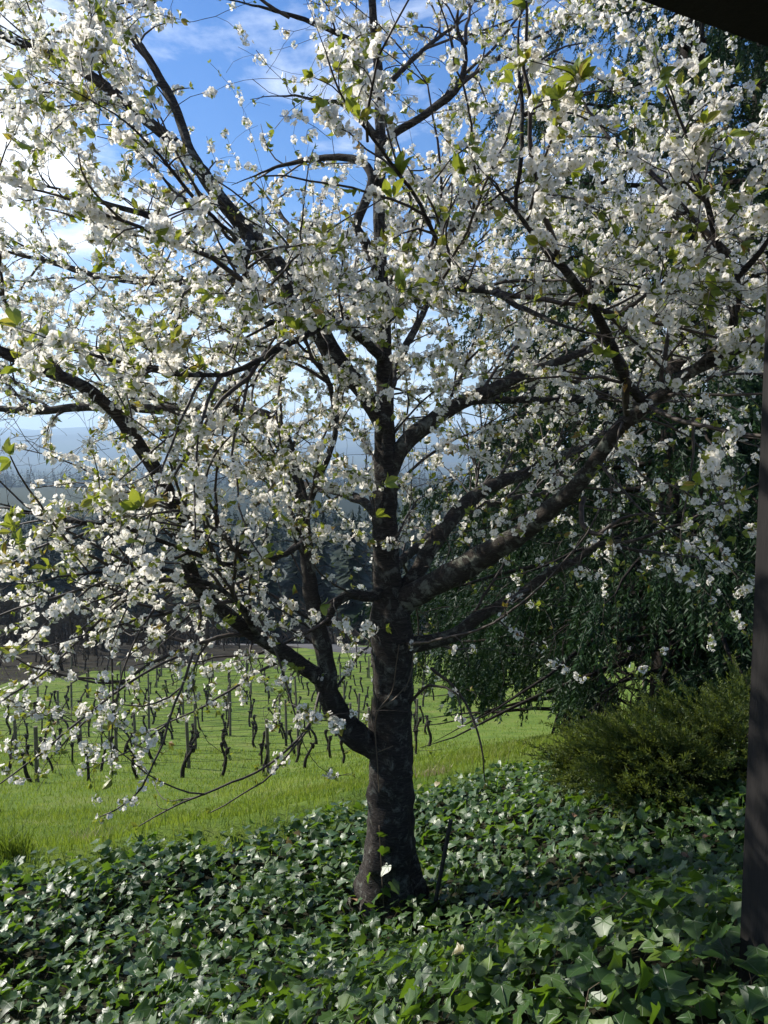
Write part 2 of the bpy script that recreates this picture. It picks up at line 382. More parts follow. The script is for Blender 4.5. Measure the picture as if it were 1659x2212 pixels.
_w = np.linalg.solve(_A, np.concatenate((CP[:, 2], np.zeros(3))))
def smooth01(x): x = np.clip(x, 0, 1); return x*x*(3-2*x)
def wob(x, y, s, seed):
    g = np.random.default_rng(seed); z = 0
    for k in range(5):
        a = g.uniform(0, 6.28); p = g.uniform(0, 6.28); f = s*g.uniform(0.6, 2.0)
        z = z + np.sin((x*np.cos(a)+y*np.sin(a))*f + p)
    return z/5
def vnoise(x, y, scale, seed):
    g = np.random.default_rng(seed); T = g.uniform(-1, 1, (128, 128))
    u = np.asarray(x)*scale; v = np.asarray(y)*scale; i = np.floor(u).astype(int); j = np.floor(v).astype(int); fx = smooth01(u-i); fy = smooth01(v-j)
    q = lambda a, b: T[b % 128, a % 128]
    return q(i, j)*(1-fx)*(1-fy) + q(i+1, j)*fx*(1-fy) + q(i, j+1)*(1-fx)*fy + q(i+1, j+1)*fx*fy
def edge_y(x):       # where the ivy bed ends and the meadow begins
    x = np.asarray(x, float)
    return np.interp(x, [-6, -2.35, -1, -0.17, 1.23, 1.96, 4, 7], [3.2, 4.3, 4.85, 5.4, 6.3, 7.0, 8.4, 9.5]) + 0.14*wob(x, x*0, 5.0, 3)
def surf(x, y):
    """top of ground cover"""
    x = np.asarray(x, float); y = np.asarray(y, float)
    t = y - 0.5*np.clip(x, -3, 4)*np.clip(1-(y-10)/25, 0, 1)
    far = np.interp(t, _fine, _fz)
    far = far + 0.10*wob(x, y, 0.5, 5)*smooth01((y-8)/8) + smooth01((y-70)/200)*6*wob(x, y, 0.008, 8)
    hill = smooth01((y-3000)/4500)
    far = far + hill*(95*wob(x, y*0.3, 0.0011, 21) + 28*wob(x, y, 0.004, 22)) + smooth01((y-1500)/1500)*22*wob(x, y, 0.003, 23)
    xs = np.clip(x, -3.6, 4.2); ys = np.clip(y, -2, 8)
    d = np.sqrt((xs[..., None]-CP[:, 0])**2 + (ys[..., None]-CP[:, 1])**2)
    nr = 2.0 - (_tps(d)@_w[:_n] + _w[_n] + _w[_n+1]*xs + _w[_n+2]*ys)
    k = smooth01((y - edge_y(x))/2.2 + 0.15)
    return nr*(1-k) + far*k
def ground(x, y):
    k = smooth01((np.asarray(y) - edge_y(x))/0.5 + 0.5)
    return surf(x, y) - 0.13*(1-k)

def sheet(name, xs, ys, mat, zf, label=None, **props):
    X, Y = np.meshgrid(xs, ys); Z = zf(X, Y)
    V = np.stack((X, Y, Z), -1).reshape(-1, 3); nx = len(xs)
    i, j = np.meshgrid(np.arange(nx-1), np.arange(len(ys)-1)); b = j*nx + i
    Q = np.stack((b, b+1, b+nx+1, b+nx), -1).reshape(-1, 4)
    return obj(name, mesh_np(name, V, [Q], mat, smooth=True), None, kind='structure', **props)
# soil under ivy, meadow, far land (one continuous surface in three bands)
gx = np.concatenate((-np.geomspace(60, 5, 30), np.arange(-4.8, 5.6, 0.14), np.geomspace(5.6, 80, 30)))
gy = np.concatenate((np.arange(-6, 12, 0.14), np.geomspace(12, 130, 90)))
m, nt = mat_new('scrub_ground'); oc = objcoord(nt)
out(nt, pbsdf(nt, ramp(nt, noise(nt, oc, 1.3, 8, 0.7), [(0.3, (0.014, 0.012, 0.009)), (0.6, (0.036, 0.031, 0.022)), (0.8, (0.045, 0.05, 0.02))]), 0.95, 0.05)); M['scrub'] = m
g_o = sheet('ground', gx, gy, [M['meadow'], M['soil'], M['scrub']], ground)
pm = g_o.data; ctr = np.empty(len(pm.polygons)*3, np.float32); pm.polygons.foreach_get('center', ctr); ctr = ctr.reshape(-1, 3)
pm.polygons.foreach_set('material_index', np.where(ctr[:, 1] < edge_y(ctr[:, 0]) - 0.12, 1, np.where(ctr[:, 1] > 50 + np.clip((ctr[:, 0]+16)*0.9, -6, 18) + 2*wob(ctr[:, 0], ctr[:, 1], 0.4, 12), 2, 0)).astype(np.int32))
vx = np.concatenate((-np.geomspace(9000, 60, 90), np.linspace(-59, 79, 12), np.geomspace(80, 9000, 90)))
sheet('valley', vx, np.concatenate(([95.0], np.geomspace(128, 14000, 150))), M['valley'], lambda x, y: ground(x, y) - 1.2*(y < 126))
# side skirts so the hillside goes on to left and right
for nm, xa, xb in (('hillside', -400, -58), ('hillside.001', 78, 420)):
    sheet(nm, np.linspace(xa, xb, 30), np.concatenate((np.arange(-40, 130, 4.0), [134.0])), M['meadow'], lambda x, y: ground(x, y) - 0.03)

# gravel road
rp = catmull([(-22, 96, 0), (-13, 74, 0), (-6, 60, 0), (2, 57, 0), (14, 60, 0), (32, 58, 0), (60, 64, 0)], 1.0)
rt = norm(np.gradient(rp, axis=0)); rn = np.stack((-rt[:, 1], rt[:, 0], 0*rt[:, 0]), -1)
rv = []
for k in (-1.7, -1.4, 0, 1.4, 1.7):
    q = rp + rn*k; q[:, 2] = ground(q[:, 0], q[:, 1]) + (0.10 if abs(k) < 1.6 else -0.25); rv.append(q)
rv = np.stack(rv, 1); n_ = len(rp)
i, j = np.meshgrid(np.arange(4), np.arange(n_-1)); b = j*5+i
obj('gravel_road', mesh_np('gravel_road', rv.reshape(-1, 3), [np.stack((b, b+1, b+6, b+5), -1).reshape(-1, 4)], M['gravel'], smooth=True), kind='structure')

# ------------------------------------------------------------------ porch: post and eave beside the camera
h_b = 0.93
def on_height(dx, dy, h):
    d = P(dx, dy, 1.0) - CAM; return CAM + d*(h/d[2])
b0 = on_height(1370, 0, h_b); b1 = on_height(1659, 105, h_b)
bd = norm(b1-b0); bd[2] = 0; bd = norm(bd); az = math.atan2(bd[1], bd[0]); bn = np.array((bd[1], -bd[0], 0))   # bn points back under the roof
porch = thing('porch', 'dark stained wooden porch post and eave framing the blossom tree', 'porch', (0, 0, 0))
pl = P(1630, 979, 1.62)
pc = pl + bd*0.075 + bn*0.075
gz_ = float(ground(pc[0], pc[1])) - 0.1
box('post', M['porchwood'], porch, (pc[0], pc[1], (gz_ + 2.0 + h_b + 0.02)/2), (0.14, 0.14, 2.0 + h_b + 0.02 - gz_), az, 0.006)
mid = b0 + bd*0.6
c = mid + bn*0.06; box('beam', M['porchwood'], porch, (c[0], c[1], 2.0 + h_b + 0.09), (5.2, 0.12, 0.18), az, 0.005)
for k in range(9):      # soffit boards running along the eave
    c = mid + bn*(0.19 + k*0.142); box('soffit_board', M['porchwood'], porch, (c[0], c[1], 2.0 + h_b + 0.20), (5.2, 0.136, 0.024), az, 0.003)
c = mid + bn*0.66; box('roof', M['porchwood'], porch, (c[0], c[1], 2.0 + h_b + 0.255), (5.4, 1.5, 0.07), az, 0.004)

# ------------------------------------------------------------------ cherry tree skeleton (picture pixel, depth, width in pixels)
def limb(rows, step=0.035):
    a = []
    for (dx, dy, Y, w) in rows: a.append((*P(dx, dy, Y), 0.5*w*Y/F*(0.88 if rows is not TR else 1.0)))
    return catmull(a, step)
TR = [(843, 1985, 4.0, 150), (842, 1930, 4.0, 132), (843, 1860, 4.0, 112), (845, 1760, 4.0, 100), (846, 1660, 4.0, 98), (848, 1560, 4.0, 86), (850, 1460, 4.0, 88), (850, 1390, 4.0, 92), (845, 1320, 4.0, 84), (836, 1240, 4.0, 62), (833, 1150, 4.0, 54), (832, 1060, 4.02, 50), (832, 960, 4.05, 44), (832, 860, 4.05, 38), (830, 740, 4.05, 31), (826, 620, 4.05, 27), (820, 500, 4.05, 25), (820, 400, 4.05, 24), (822, 280, 4.05, 22), (816, 140, 4.05, 19), (805, 20, 4.0, 16), (800, -160, 4.0, 11), (790, -330, 4.0, 6)]
LIMBS = {
 'A': [(845, 1640, 4.0, 60), (800, 1612, 4.0, 66), (755, 1575, 3.97, 62), (722, 1525, 3.93, 56), (700, 1478, 3.9, 52), (680, 1460, 3.85, 44), (620, 1418, 3.75, 38), (560, 1376, 3.6, 36), (500, 1333, 3.5, 36), (440, 1285, 3.4, 35), (408, 1215, 3.3, 36), (385, 1110, 3.25, 36), (345, 1035, 3.2, 35), (290, 955, 3.15, 34), (240, 895, 3.1, 33), (180, 845, 3.0, 31), (90, 805, 2.95, 28), (0, 765, 2.9, 26), (-120, 720, 2.85, 20), (-260, 650, 2.8, 10)],
 'A2': [(712, 1500, 3.92, 48), (705, 1440, 3.9, 45), (690, 1370, 3.92, 42), (668, 1275, 3.95, 38), (655, 1170, 4.0, 32), (648, 1085, 4.1, 30), (625, 990, 4.2, 28), (602, 925, 4.3, 27), (548, 895, 4.4, 25), (450, 882, 4.5, 24), (330, 886, 4.6, 22), (200, 880, 4.7, 20), (60, 890, 4.8, 17), (-120, 870, 4.9, 12), (-280, 850, 5.0, 6)],
 'A3': [(652, 1140, 4.02, 18), (675, 1050, 3.95, 17), (700, 985, 3.9, 16), (722, 920, 3.9, 14), (705, 820, 3.85, 12), (640, 740, 3.8, 10), (560, 660, 3.75, 6)],
 'B': [(832, 930, 4.04, 46), (812, 880, 4.02, 46), (770, 825, 3.98, 45), (728, 778, 3.95, 44), (692, 715, 3.92, 44), (645, 645, 3.9, 43), (600, 575, 3.88, 41), (540, 503, 3.85, 38), (475, 425, 3.82, 35), (415, 345, 3.8, 31), (345, 283, 3.75, 27), (258, 213, 3.7, 25), (168, 147, 3.65, 23), (85, 107, 3.6, 20), (0, 72, 3.55, 17), (-130, 10, 3.5, 12), (-260, -60, 3.5, 6)],
 'B2': [(440, 375, 3.81, 24), (408, 320, 3.85, 23), (388, 262, 3.9, 22), (352, 185, 3.95, 21), (312, 112, 4.0, 19), (240, 20, 4.05, 15), (170, -90, 4.1, 9), (120, -200, 4.1, 5)],
 'B3': [(725, 770, 3.95, 26), (660, 672, 4.2, 25), (560, 612, 4.5, 22), (440, 608, 4.8, 19), (330, 615, 5.0, 16), (220, 600, 5.2, 13), (90, 560, 5.4, 9), (-60, 530, 5.5, 5)],
 'B4': [(540, 503, 3.85, 20), (520, 560, 3.5, 17), (400, 520, 3.2, 15), (330, 470, 3.0, 13), (240, 440, 2.9, 11), (110, 400, 2.8, 8), (0, 385, 2.7, 6), (-100, 360, 2.7, 4)],
 'C': [(845, 1330, 4.0, 60), (885, 1290, 3.96, 66), (955, 1247, 3.85, 64), (1050, 1192, 3.7, 58), (1130, 1145, 3.55, 50), (1190, 1095, 3.4, 44), (1255, 1035, 3.25, 38), (1325, 945, 3.1, 36), (1380, 897, 3.0, 34), (1432, 856, 2.9, 32), (1495, 806, 2.8, 30), (1560, 775, 2.7, 27), (1650, 720, 2.6, 22), (1760, 640, 2.5, 14), (1860, 540, 2.4, 6)],
 'D': [(848, 1310, 4.0, 44), (890, 1255, 4.05, 42), (945, 1160, 4.15, 40), (995, 1100, 4.25, 37), (1065, 1052, 4.35, 33), (1140, 1022, 4.45, 28), (1215, 985, 4.5, 24), (1320, 930, 4.6, 18), (1430, 860, 4.7, 12), (1520, 780, 4.8, 6)],
 'E': [(832, 1050, 4.02, 44), (868, 968, 4.05, 43), (930, 915, 4.1, 40), (995, 876, 4.15, 36), (1070, 842, 4.2, 31), (1130, 810, 4.25, 27), (1195, 788, 4.3, 22), (1300, 740, 4.4, 16), (1400, 670, 4.5, 10), (1480, 600, 4.6, 5)],
 'E2': [(960, 895, 4.12, 20), (1010, 870, 4.3, 20), (1120, 868, 4.5, 18), (1240, 868, 4.7, 15), (1360, 850, 4.9, 10), (1450, 835, 5.0, 5)],
 'Fl': [(850, 1400, 4.0, 40), (900, 1392, 3.97, 40), (940, 1385, 3.95, 37), (995, 1365, 3.9, 33), (1055, 1318, 3.85, 28), (1130, 1275, 3.8, 24), (1185, 1230, 3.75, 21), (1240, 1205, 3.7, 18), (1300, 1170, 3.65, 14), (1400, 1195, 3.6, 9), (1500, 1205, 3.5, 5)],
 'G': [(1400, 880, 2.95, 26), (1352, 820, 2.75, 24), (1310, 720, 2.55, 23), (1245, 610, 2.4, 22), (1190, 553, 2.3, 21), (1150, 500, 2.25, 20), (1096, 436, 2.2, 17), (1060, 390, 2.2, 11), (1010, 330, 2.2, 6)],
 'G2': [(1112, 455, 2.22, 11), (1122, 350, 2.2, 10), (1124, 225, 2.2, 10), (1117, 100, 2.2, 9), (1130, 0, 2.2, 8), (1136, -120, 2.2, 5)],
 'H': [(1495, 806, 2.8, 24), (1575, 720, 2.6, 22), (1590, 610, 2.5, 20), (1552, 528, 2.45, 17), (1530, 440, 2.4, 14), (1490, 310, 2.4, 10), (1430, 160, 2.4, 7), (1400, 20, 2.4, 4)],
 'H2': [(1588, 600, 2.5, 17), (1660, 515, 2.4, 15), (1740, 400, 2.3, 9), (1790, 250, 2.2, 5)],
 'I': [(822, 330, 4.05, 20), (850, 292, 4.0, 19), (890, 268, 3.95, 18), (935, 238, 3.9, 17), (982, 200, 3.85, 16), (1003, 155, 3.85, 15), (1002, 108, 3.85, 14), (985, 55, 3.85, 12), (1000, -60, 3.8, 7)],
 'J': [(826, 620, 4.05, 22), (790, 520, 4.0, 24), (772, 490, 4.0, 24), (785, 440, 4.0, 23), (803, 385, 4.02, 21), (770, 348, 4.1, 17), (690, 345, 4.2, 14), (600, 360, 4.3, 11), (500, 400, 4.4, 6)],
 'K': [(820, 300, 4.05, 16), (760, 230, 4.0, 13), (700, 220, 3.95, 11), (620, 210, 3.9, 8), (540, 215, 3.85, 5)],
 'K2': [(816, 110, 4.05, 13), (740, 75, 4.0, 12), (660, 40, 3.95, 10), (560, 15, 3.9, 8), (430, -10, 3.85, 5)],
 'K3': [(820, 200, 4.05, 14), (900, 120, 4.4, 11), (960, 70, 4.7, 8), (1050, 10, 4.9, 5)],
 'N1': [(830, 780, 4.05, 24), (740, 705, 3.5, 21), (640, 745, 3.0, 17), (540, 790, 2.6, 14), (440, 815, 2.35, 12), (260, 785, 2.15, 10), (80, 720, 2.0, 7), (-60, 680, 1.95, 4)],
 'N2': [(648, 1130, 4.05, 20), (655, 1155, 3.8, 17), (640, 1175, 3.6, 15), (600, 1197, 3.4, 13), (540, 1215, 3.25, 13), (475, 1215, 3.1, 12), (415, 1196, 3.0, 12), (350, 1172, 2.9, 12), (280, 1146, 2.8, 11), (170, 1130, 2.7, 10), (110, 1120, 2.65, 9), (0, 1088, 2.55, 7), (-120, 1060, 2.5, 4)],
 'N3': [(560, 1376, 3.6, 16), (500, 1290, 3.2, 13), (380, 1235, 2.9, 11), (240, 1230, 2.7, 9), (100, 1250, 2.55, 7), (-40, 1270, 2.45, 4)],
 'N4': [(830, 700, 4.05, 20), (900, 640, 3.4, 18), (960, 628, 3.0, 17), (1050, 627, 2.7, 15), (1130, 665, 2.5, 14), (1200, 700, 2.35, 14), (1290, 724, 2.25, 10), (1380, 730, 2.15, 6)],
 'N5': [(1020, 625, 2.8, 13), (950, 520, 2.5, 11), (905, 430, 2.35, 9), (830, 325, 2.2, 8), (760, 230, 2.1, 7), (690, 80, 2.0, 5), (650, -40, 2.0, 3)],
 'N6': [(838, 1270, 4.0, 28), (800, 1288, 3.9, 27), (760, 1283, 3.85, 26), (722, 1305, 3.8, 22), (708, 1350, 3.78, 14)],
 'N7': [(692, 715, 3.92, 16), (560, 690, 3.2, 14), (530, 625, 2.7, 12), (520, 545, 2.4, 10), (420, 440, 2.2, 9), (340, 340, 2.1, 8), (240, 250, 2.0, 7), (100, 170, 1.95, 5), (0, 140, 1.9, 3)],
 'O1': [(836, 1240, 4.0, 26), (900, 1180, 4.6, 22), (980, 1120, 5.2, 18), (1100, 1080, 5.7, 13), (1220, 1060, 6.1, 7)],
 'O2': [(833, 1130, 4.0, 26), (760, 1070, 4.6, 22), (660, 1050, 5.2, 18), (520, 1020, 5.8, 13), (380, 980, 6.3, 7)],
 'O3': [(832, 930, 4.04, 24), (850, 800, 4.7, 21), (900, 690, 5.3, 17), (960, 580, 5.8, 12), (1020, 450, 6.1, 6)],
 'O4': [(830, 760, 4.05, 22), (780, 660, 4.7, 18), (700, 560, 5.3, 14), (620, 480, 5.7, 10), (540, 380, 6.0, 5)],
}
LP = {k: limb(v) for k, v in LIMBS.items()}
TRK = limb(TR, 0.03)
# natural wander on the limbs
for q, (k, a) in enumerate(LP.items()):
    if k != 'N6':
        e_ = np.clip((len(a)-1-np.arange(len(a)))*0.035/0.45, 0, 1); a[:, 3] *= 0.22 + 0.78*e_
    g = np.random.default_rng(100+q); n_ = len(a)
    w = np.cumsum(g.normal(0, 1, (n_, 3)), 0); w -= np.linspace(0, 1, n_)[:, None]*w[-1]
    a[:, :3] += w*0.0022

cherry_base = TRK[1, :3].copy()
cherry = thing('cherry_tree', 'large old cherry tree covered in white blossom rising from the ivy bed', 'tree', (0, 0, 0))
def flare(i, a):
    f = np.ones((len(i), len(a))); z = TRK[i, 2] - TRK[0, 2]
    k = np.exp(-z/0.16)[:, None]
    f += k*0.75*(0.4 + 0.6*np.cos(a*5 + 0.8)[None, :]) + 0.05*np.sin(a*3+1.0)[None, :] + 0.03*np.cos(a*7)[None, :]
    return f
tv, tf, tuv = tube(TRK[:, :3], TRK[:, 3], 32, 0.075, 5, True, flare)
obj('trunk', mesh_np('trunk', tv, tf, M['bark'], None, tuv, None, True), cherry)
BO = {}
for q, (k, a) in enumerate(sorted(LP.items(), key=lambda kv: (kv[0] in ('N5',), len(kv[0]) > 1 and kv[0] not in ('N4', 'Fl')))):
    sides = 16 if a[0, 3] > 0.03 else 10
    v_, f_, u_ = tube(a[:, :3], a[:, 3], sides, 0.085, 40+q)
    SUBOF = {'A2': 'A', 'A3': 'A', 'N2': 'A', 'N3': 'A', 'B2': 'B', 'B3': 'B', 'B4': 'B', 'N7': 'B', 'E2': 'E', 'G': 'C', 'G2': 'C', 'H': 'C', 'H2': 'C', 'N5': 'N4'}
    nm_ = 'side_branch' if k in SUBOF else 'branch'
    BO[k] = obj(nm_, mesh_np(nm_, v_, f_, M['limb'] if k in ('C', 'D', 'E', 'Fl', 'A2', 'O1') else M['bark'], None, u_, None, True), BO[SUBOF[k]] if k in SUBOF else cherry)

# ---- blossom cover over the picture (rows of 158 px, columns of 166 px)
COV = np.array([
 [.60, .75, .20, .25, .55, .34, .50, .70, .55, .40],
 [.55, .70, .36, .14, .40, .22, .58, .78, .80, .72],
 [.45, .52, .42, .22, .36, .58, .85, .95, .95, .95],
 [.60, .62, .60, .62, .75, .75, .80, .82, .80, .70],
 [.65, .75, .65, .72, .80, .65, .70, .75, .80, .80],
 [.50, .60, .52, .62, .60, .50, .45, .48, .50, .50],
 [.36, .50, .48, .52, .52, .26, .30, .28, .34, .36],
 [.55, .60, .50, .40, .38, .28, .14, .16, .22, .34],
 [.55, .48, .42, .30, .36, .16, .10, .07, .08, .14],
 [.42, .38, .20, .30, .36, .10, .08, .03, .02, .02],
 [.30, .35, .20, .20, .05, .00, .00, .00, .00, .00],
 [.00, .38, .14, .05, .00, .00, .00, .00, .00, .00],
 [.00, .00, .00, .00, .00, .00, .00, .00, .00, .00],
 [.00, .00, .00, .00, .00, .00, .00, .00, .00, .00]])
def cover(dx, dy):
    cx = np.clip(np.asarray(dx)/165.9 - 0.5, 0, 8.999); cy = np.clip(np.asarray(dy)/158.0 - 0.5, 0, 12.999)
    i = cx.astype(int); j = cy.astype(int); fx = cx-i; fy = cy-j
    return (COV[j, i]*(1-fx)*(1-fy) + COV[j, i+1]*fx*(1-fy) + COV[j+1, i]*(1-fx)*fy + COV[j+1, i+1]*fx*fy)

# skeleton nodes for twig attachment
NP_, ND, NR = [], [], []
def add_nodes(a, every=1):
    t = norm(np.gradient(a[:, :3], axis=0))
    for i in range(0, len(a), every):
        NP_.append(a[i, :3]); ND.append(t[i]); NR.append(a[i, 3])
for k, a in LP.items(): add_nodes(a[6:], 2)
add_nodes(TRK[TRK[:, 2] > 1.1], 3)
ROOT = P(838, 1300, 4.0)
def sample_targets(n, ylo, yhi, box_=(-170, 1860, -260, 1760), power=2.0, cpow=1.0):
    o = []
    while len(o) < n:
        dx = rng.uniform(box_[0], box_[1]); dy = rng.uniform(box_[2], box_[3])
        if rng.uniform() > float(cover(dx, dy))**cpow: continue
        Y = (rng.uniform(ylo**(power+1), yhi**(power+1)))**(1/(power+1))
        p = P(dx, dy, Y)
        e = (p - np.array((0.1, 3.7, 2.3)))/np.array((3.3, 2.7, 3.5))
        if (e**2).sum() > 1: continue
        if p[0] < -0.25 and p[1] > 3.75 and p[2] < 2.0 + 0.18*(-p[0]): continue      # the side towards the sun is open below
        o.append(p)
    return np.array(o)
def ell_targets(n, cx, cy, rx, ry, ylo, yhi):
    o = []
    for k in range(n):
        a = rng.uniform(0, 6.283); r = math.sqrt(rng.uniform()); o.append(P(cx+rx*r*math.cos(a), cy+ry*r*math.sin(a), rng.uniform(ylo, yhi)))
    return np.array(o)
TW = []          # (points, r0, r1, level)
def grow(targets, level, maxlen, r_fac, batch=40):
    T = targets[rng.permutation(len(targets))]
    for s in range(0, len(T), batch):
        kd = kdtree.KDTree(len(NP_))
        for i, p in enumerate(NP_): kd.insert(p, i)
        kd.balance(); new = []
        for p in T[s:s+batch]:
            best = None
            dr = np.linalg.norm(p - ROOT)
            for co, i, d in kd.find_n(p, 26):
                q = NP_[i]
                v = p - q; d = max(d, 1e-4)
                cosb = float(np.dot(v/d, ND[i]))
                cost = d*(1.35 - 0.45*cosb) + (0.5*max(0, np.linalg.norm(q-ROOT) - dr))
                if d < 0.06: cost += 1
                if best is None or cost < best[0]: best = (cost, i, d)
            c_, i, d = best
            q = NP_[i]
            if d > maxlen: p = q + (p-q)*maxlen/d*rng.uniform(0.8, 1.0); d = maxlen
            if d < 0.05: continue
            dirv = (p-q)/d
            cd = norm(dirv*0.75 + ND[i]*0.55 + rng.normal(0, 0.22, 3) + np.array((0, 0, 0.10)))
            ctl = q + cd*d*0.5
            m_ = max(4, int(d/0.055)); t = np.linspace(0, 1, m_)[:, None]
            pts = q*(1-t)**2 + ctl*2*t*(1-t) + p*t*t
            w = np.cumsum(rng.normal(0, 1, (m_, 3)), 0); w -= t*w[-1]; pts = pts + w*0.0042
            r0 = min(NR[i]*0.7, r_fac*(0.6+0.8*d)); r1 = max(0.0013, r0*0.35)
            rr = np.linspace(r0, r1, m_)
            TW.append((pts, rr, level)); new.append(np.hstack((pts, rr[:, None])))
        for a in new: add_nodes(a[1:], 1)
# large pieces first, then twigs, then spurs; near regions carry the big flowers
grow(sample_targets(150, 2.6, 6.0, power=1.2, cpow=0.7), 1, 1.3, 0.0085)
NEAR = [(22, 1300, 330, 330, 240, 1.6, 2.3), (17, 1560, 420, 180, 250, 1.6, 2.2), (14, 1300, 620, 260, 130, 1.7, 2.4), (10, 1480, 620, 160, 120, 1.6, 2.2), (8, 1560, 700, 110, 90, 1.6, 2.0),
        (18, 260, 770, 240, 70, 1.6, 2.1), (14, 170, 1180, 220, 90, 1.9, 2.6), (7, 250, 1085, 60, 40, 1.8, 2.0), (10, 195, 60, 60, 110, 1.8, 2.3), (18, 700, 600, 230, 110, 1.9, 2.6),
        (9, 740, 170, 70, 110, 1.8, 2.4), (10, 300, 420, 150, 180, 1.8, 2.5), (12, 900, 600, 130, 80, 1.9, 2.5), (7, 60, 280, 60, 120, 1.8, 2.3), (14, 120, 1560, 130, 130, 2.6, 3.3), (10, 330, 1330, 140, 90, 2.6, 3.1), (8, 560, 1500, 150, 70, 3.2, 3.8), (6, 1540, 1080, 100, 100, 2.0, 2.7)]
NEAR = [(n_, a_, b_, c_, d_, y0 + 0.22, y1 + 0.45) for (n_, a_, b_, c_, d_, y0, y1) in NEAR]
for n_, *e in NEAR: grow(ell_targets(int(n_*0.8), *e), 1, 0.9, 0.006)
def fan(n, lo, hi, r0):
    pool = [i for i in range(len(NP_)) if NR[i] > r0*0.9]; made = 0; tries = 0
    while made < n and tries < n*12:
        tries += 1; i = pool[int(rng.integers(len(pool)))]; q = NP_[i]
        side = np.cross(ND[i], rng.normal(0, 1, 3)); side /= max(np.linalg.norm(side), 1e-6)
        outw = q - np.array((0.0, 4.0, q[2])); outw /= max(np.linalg.norm(outw), 1e-6)
        d = norm(ND[i]*0.55 + side*0.9 + outw*0.35 + np.array((0, 0, 0.06))); L_ = rng.uniform(lo, hi); e = q + d*L_ + np.array((0, 0, rng.uniform(-0.16, 0.12)*L_))
        dx_, dy_, f_ = proj(e); dm = proj((q+e)/2)
        if e[1] < 1.9 or cover(dx_, dy_)[0] < 0.36*rng.uniform(0.6, 1.2) or cover(dm[0], dm[1])[0] < 0.15 or not (-150 < dx_[0] < 1800 and dy_[0] > -200): continue
        if e[0] < -0.25 and e[1] > 3.9 and e[2] < 2.0: continue
        k = max(6, int(L_/0.06)); t = np.linspace(0, 1, k)[:, None]; c = q + norm(ND[i]*0.6 + d)*L_*0.5
        pts = q*(1-t)**2 + c*2*t*(1-t) + e*t*t; w = np.cumsum(rng.normal(0, 1, (k, 3)), 0); w -= t*w[-1]; pts = pts + w*0.0065
        rr = np.linspace(r0, 0.0022, k); TW.append((pts, rr, 1)); add_nodes(np.hstack((pts, rr[:, None]))[2:], 1); made += 1
fan(130, 0.7, 1.5, 0.0100)
fan(230, 0.45, 1.0, 0.0066)
grow(sample_targets(620, 2.6, 6.3, power=1.5), 2, 0.75, 0.0062)
for n_, *e in NEAR: grow(ell_targets(int(n_*1.3), *e), 2, 0.5, 0.0045)
# drooping shoots at lower left and below the right limbs
def shoot(rows):
    a = limb(rows, 0.06); w = np.cumsum(rng.normal(0, 1, (len(a), 3)), 0); w -= np.linspace(0, 1, len(a))[:, None]*w[-1]; a[:, :3] += w*0.004
    TW.append((a[:, :3], a[:, 3], 2)); add_nodes(a[3:], 1)
for s_ in ([(690, 1500, 3.85, 9), (665, 1575, 3.7, 8), (600, 1635, 3.55, 7), (500, 1690, 3.4, 6), (390, 1735, 3.3, 5), (300, 1785, 3.25, 3)],
           [(665, 1575, 3.7, 6), (590, 1665, 3.5, 5), (520, 1720, 3.4, 4), (455, 1755, 3.35, 3)],
           [(440, 1290, 3.35, 10), (425, 1400, 3.2, 8), (385, 1520, 3.1, 7), (345, 1640, 3.0, 6), (290, 1725, 2.95, 5), (215, 1765, 2.9, 3)],
           [(380, 1420, 3.0, 8), (300, 1460, 2.9, 7), (170, 1560, 2.8, 6), (60, 1650, 2.75, 5), (-40, 1720, 2.7, 3)],
           [(330, 1250, 2.9, 9), (190, 1370, 2.8, 7), (90, 1460, 2.7, 6), (-60, 1560, 2.6, 4)],
           [(620, 1420, 3.75, 9), (520, 1480, 3.5, 7), (420, 1540, 3.4, 5), (300, 1590, 3.3, 3)],
           [(240, 1360, 2.8, 6), (243, 1500, 2.8, 5), (242, 1680, 2.8, 3)],
           [(720, 1500, 3.9, 8), (770, 1420, 4.1, 6), (800, 1390, 4.3, 4)],
           [(880, 1392, 3.9, 9), (930, 1380, 3.4, 8), (1050, 1350, 3.1, 7), (1150, 1290, 2.9, 6), (1240, 1190, 2.8, 5), (1300, 1090, 2.8, 4)],
           [(930, 1440, 3.9, 9), (990, 1490, 3.75, 7), (1030, 1580, 3.65, 6), (1048, 1690, 3.6, 3)],
           [(880, 1525, 3.95, 9), (930, 1480, 3.8, 7), (985, 1500, 3.7, 5), (1000, 1570, 3.65, 3)],
           [(1150, 1270, 3.8, 8), (1100, 1300, 3.6, 6), (1080, 1350, 3.5, 5), (1175, 1400, 3.5, 3)],
           [(1260, 1075, 3.2, 14), (1252, 1110, 3.15, 14), (1270, 1145, 3.1, 14), (1300, 1152, 3.05, 11), (1345, 1120, 3.0, 8), (1450, 1110, 2.9, 5)],
           [(1365, 865, 2.95, 12), (1450, 905, 2.6, 12), (1540, 930, 2.4, 11), (1650, 945, 2.2, 10), (1760, 970, 2.1, 6)],
           [(1350, 895, 2.95, 18), (1350, 850, 2.8, 20), (1345, 790, 2.7, 20), (1290, 720, 2.6, 16)],
           [(1430, 850, 2.9, 9), (1530, 850, 2.6, 8), (1670, 850, 2.4, 6)],
           [(1500, 900, 2.6, 8), (1490, 1020, 2.6, 6), (1470, 1150, 2.6, 4), (1480, 1250, 2.6, 2)],
           [(1300, 1000, 3.1, 8), (1390, 1100, 2.9, 6), (1500, 1180, 2.8, 4), (1560, 1230, 2.7, 2)],
           [(1320, 950, 3.1, 7), (1390, 1030, 2.8, 6), (1480, 1060, 2.6, 5), (1600, 1150, 2.5, 3)]):
    shoot(s_)
fan(240, 0.25, 0.6, 0.0046)
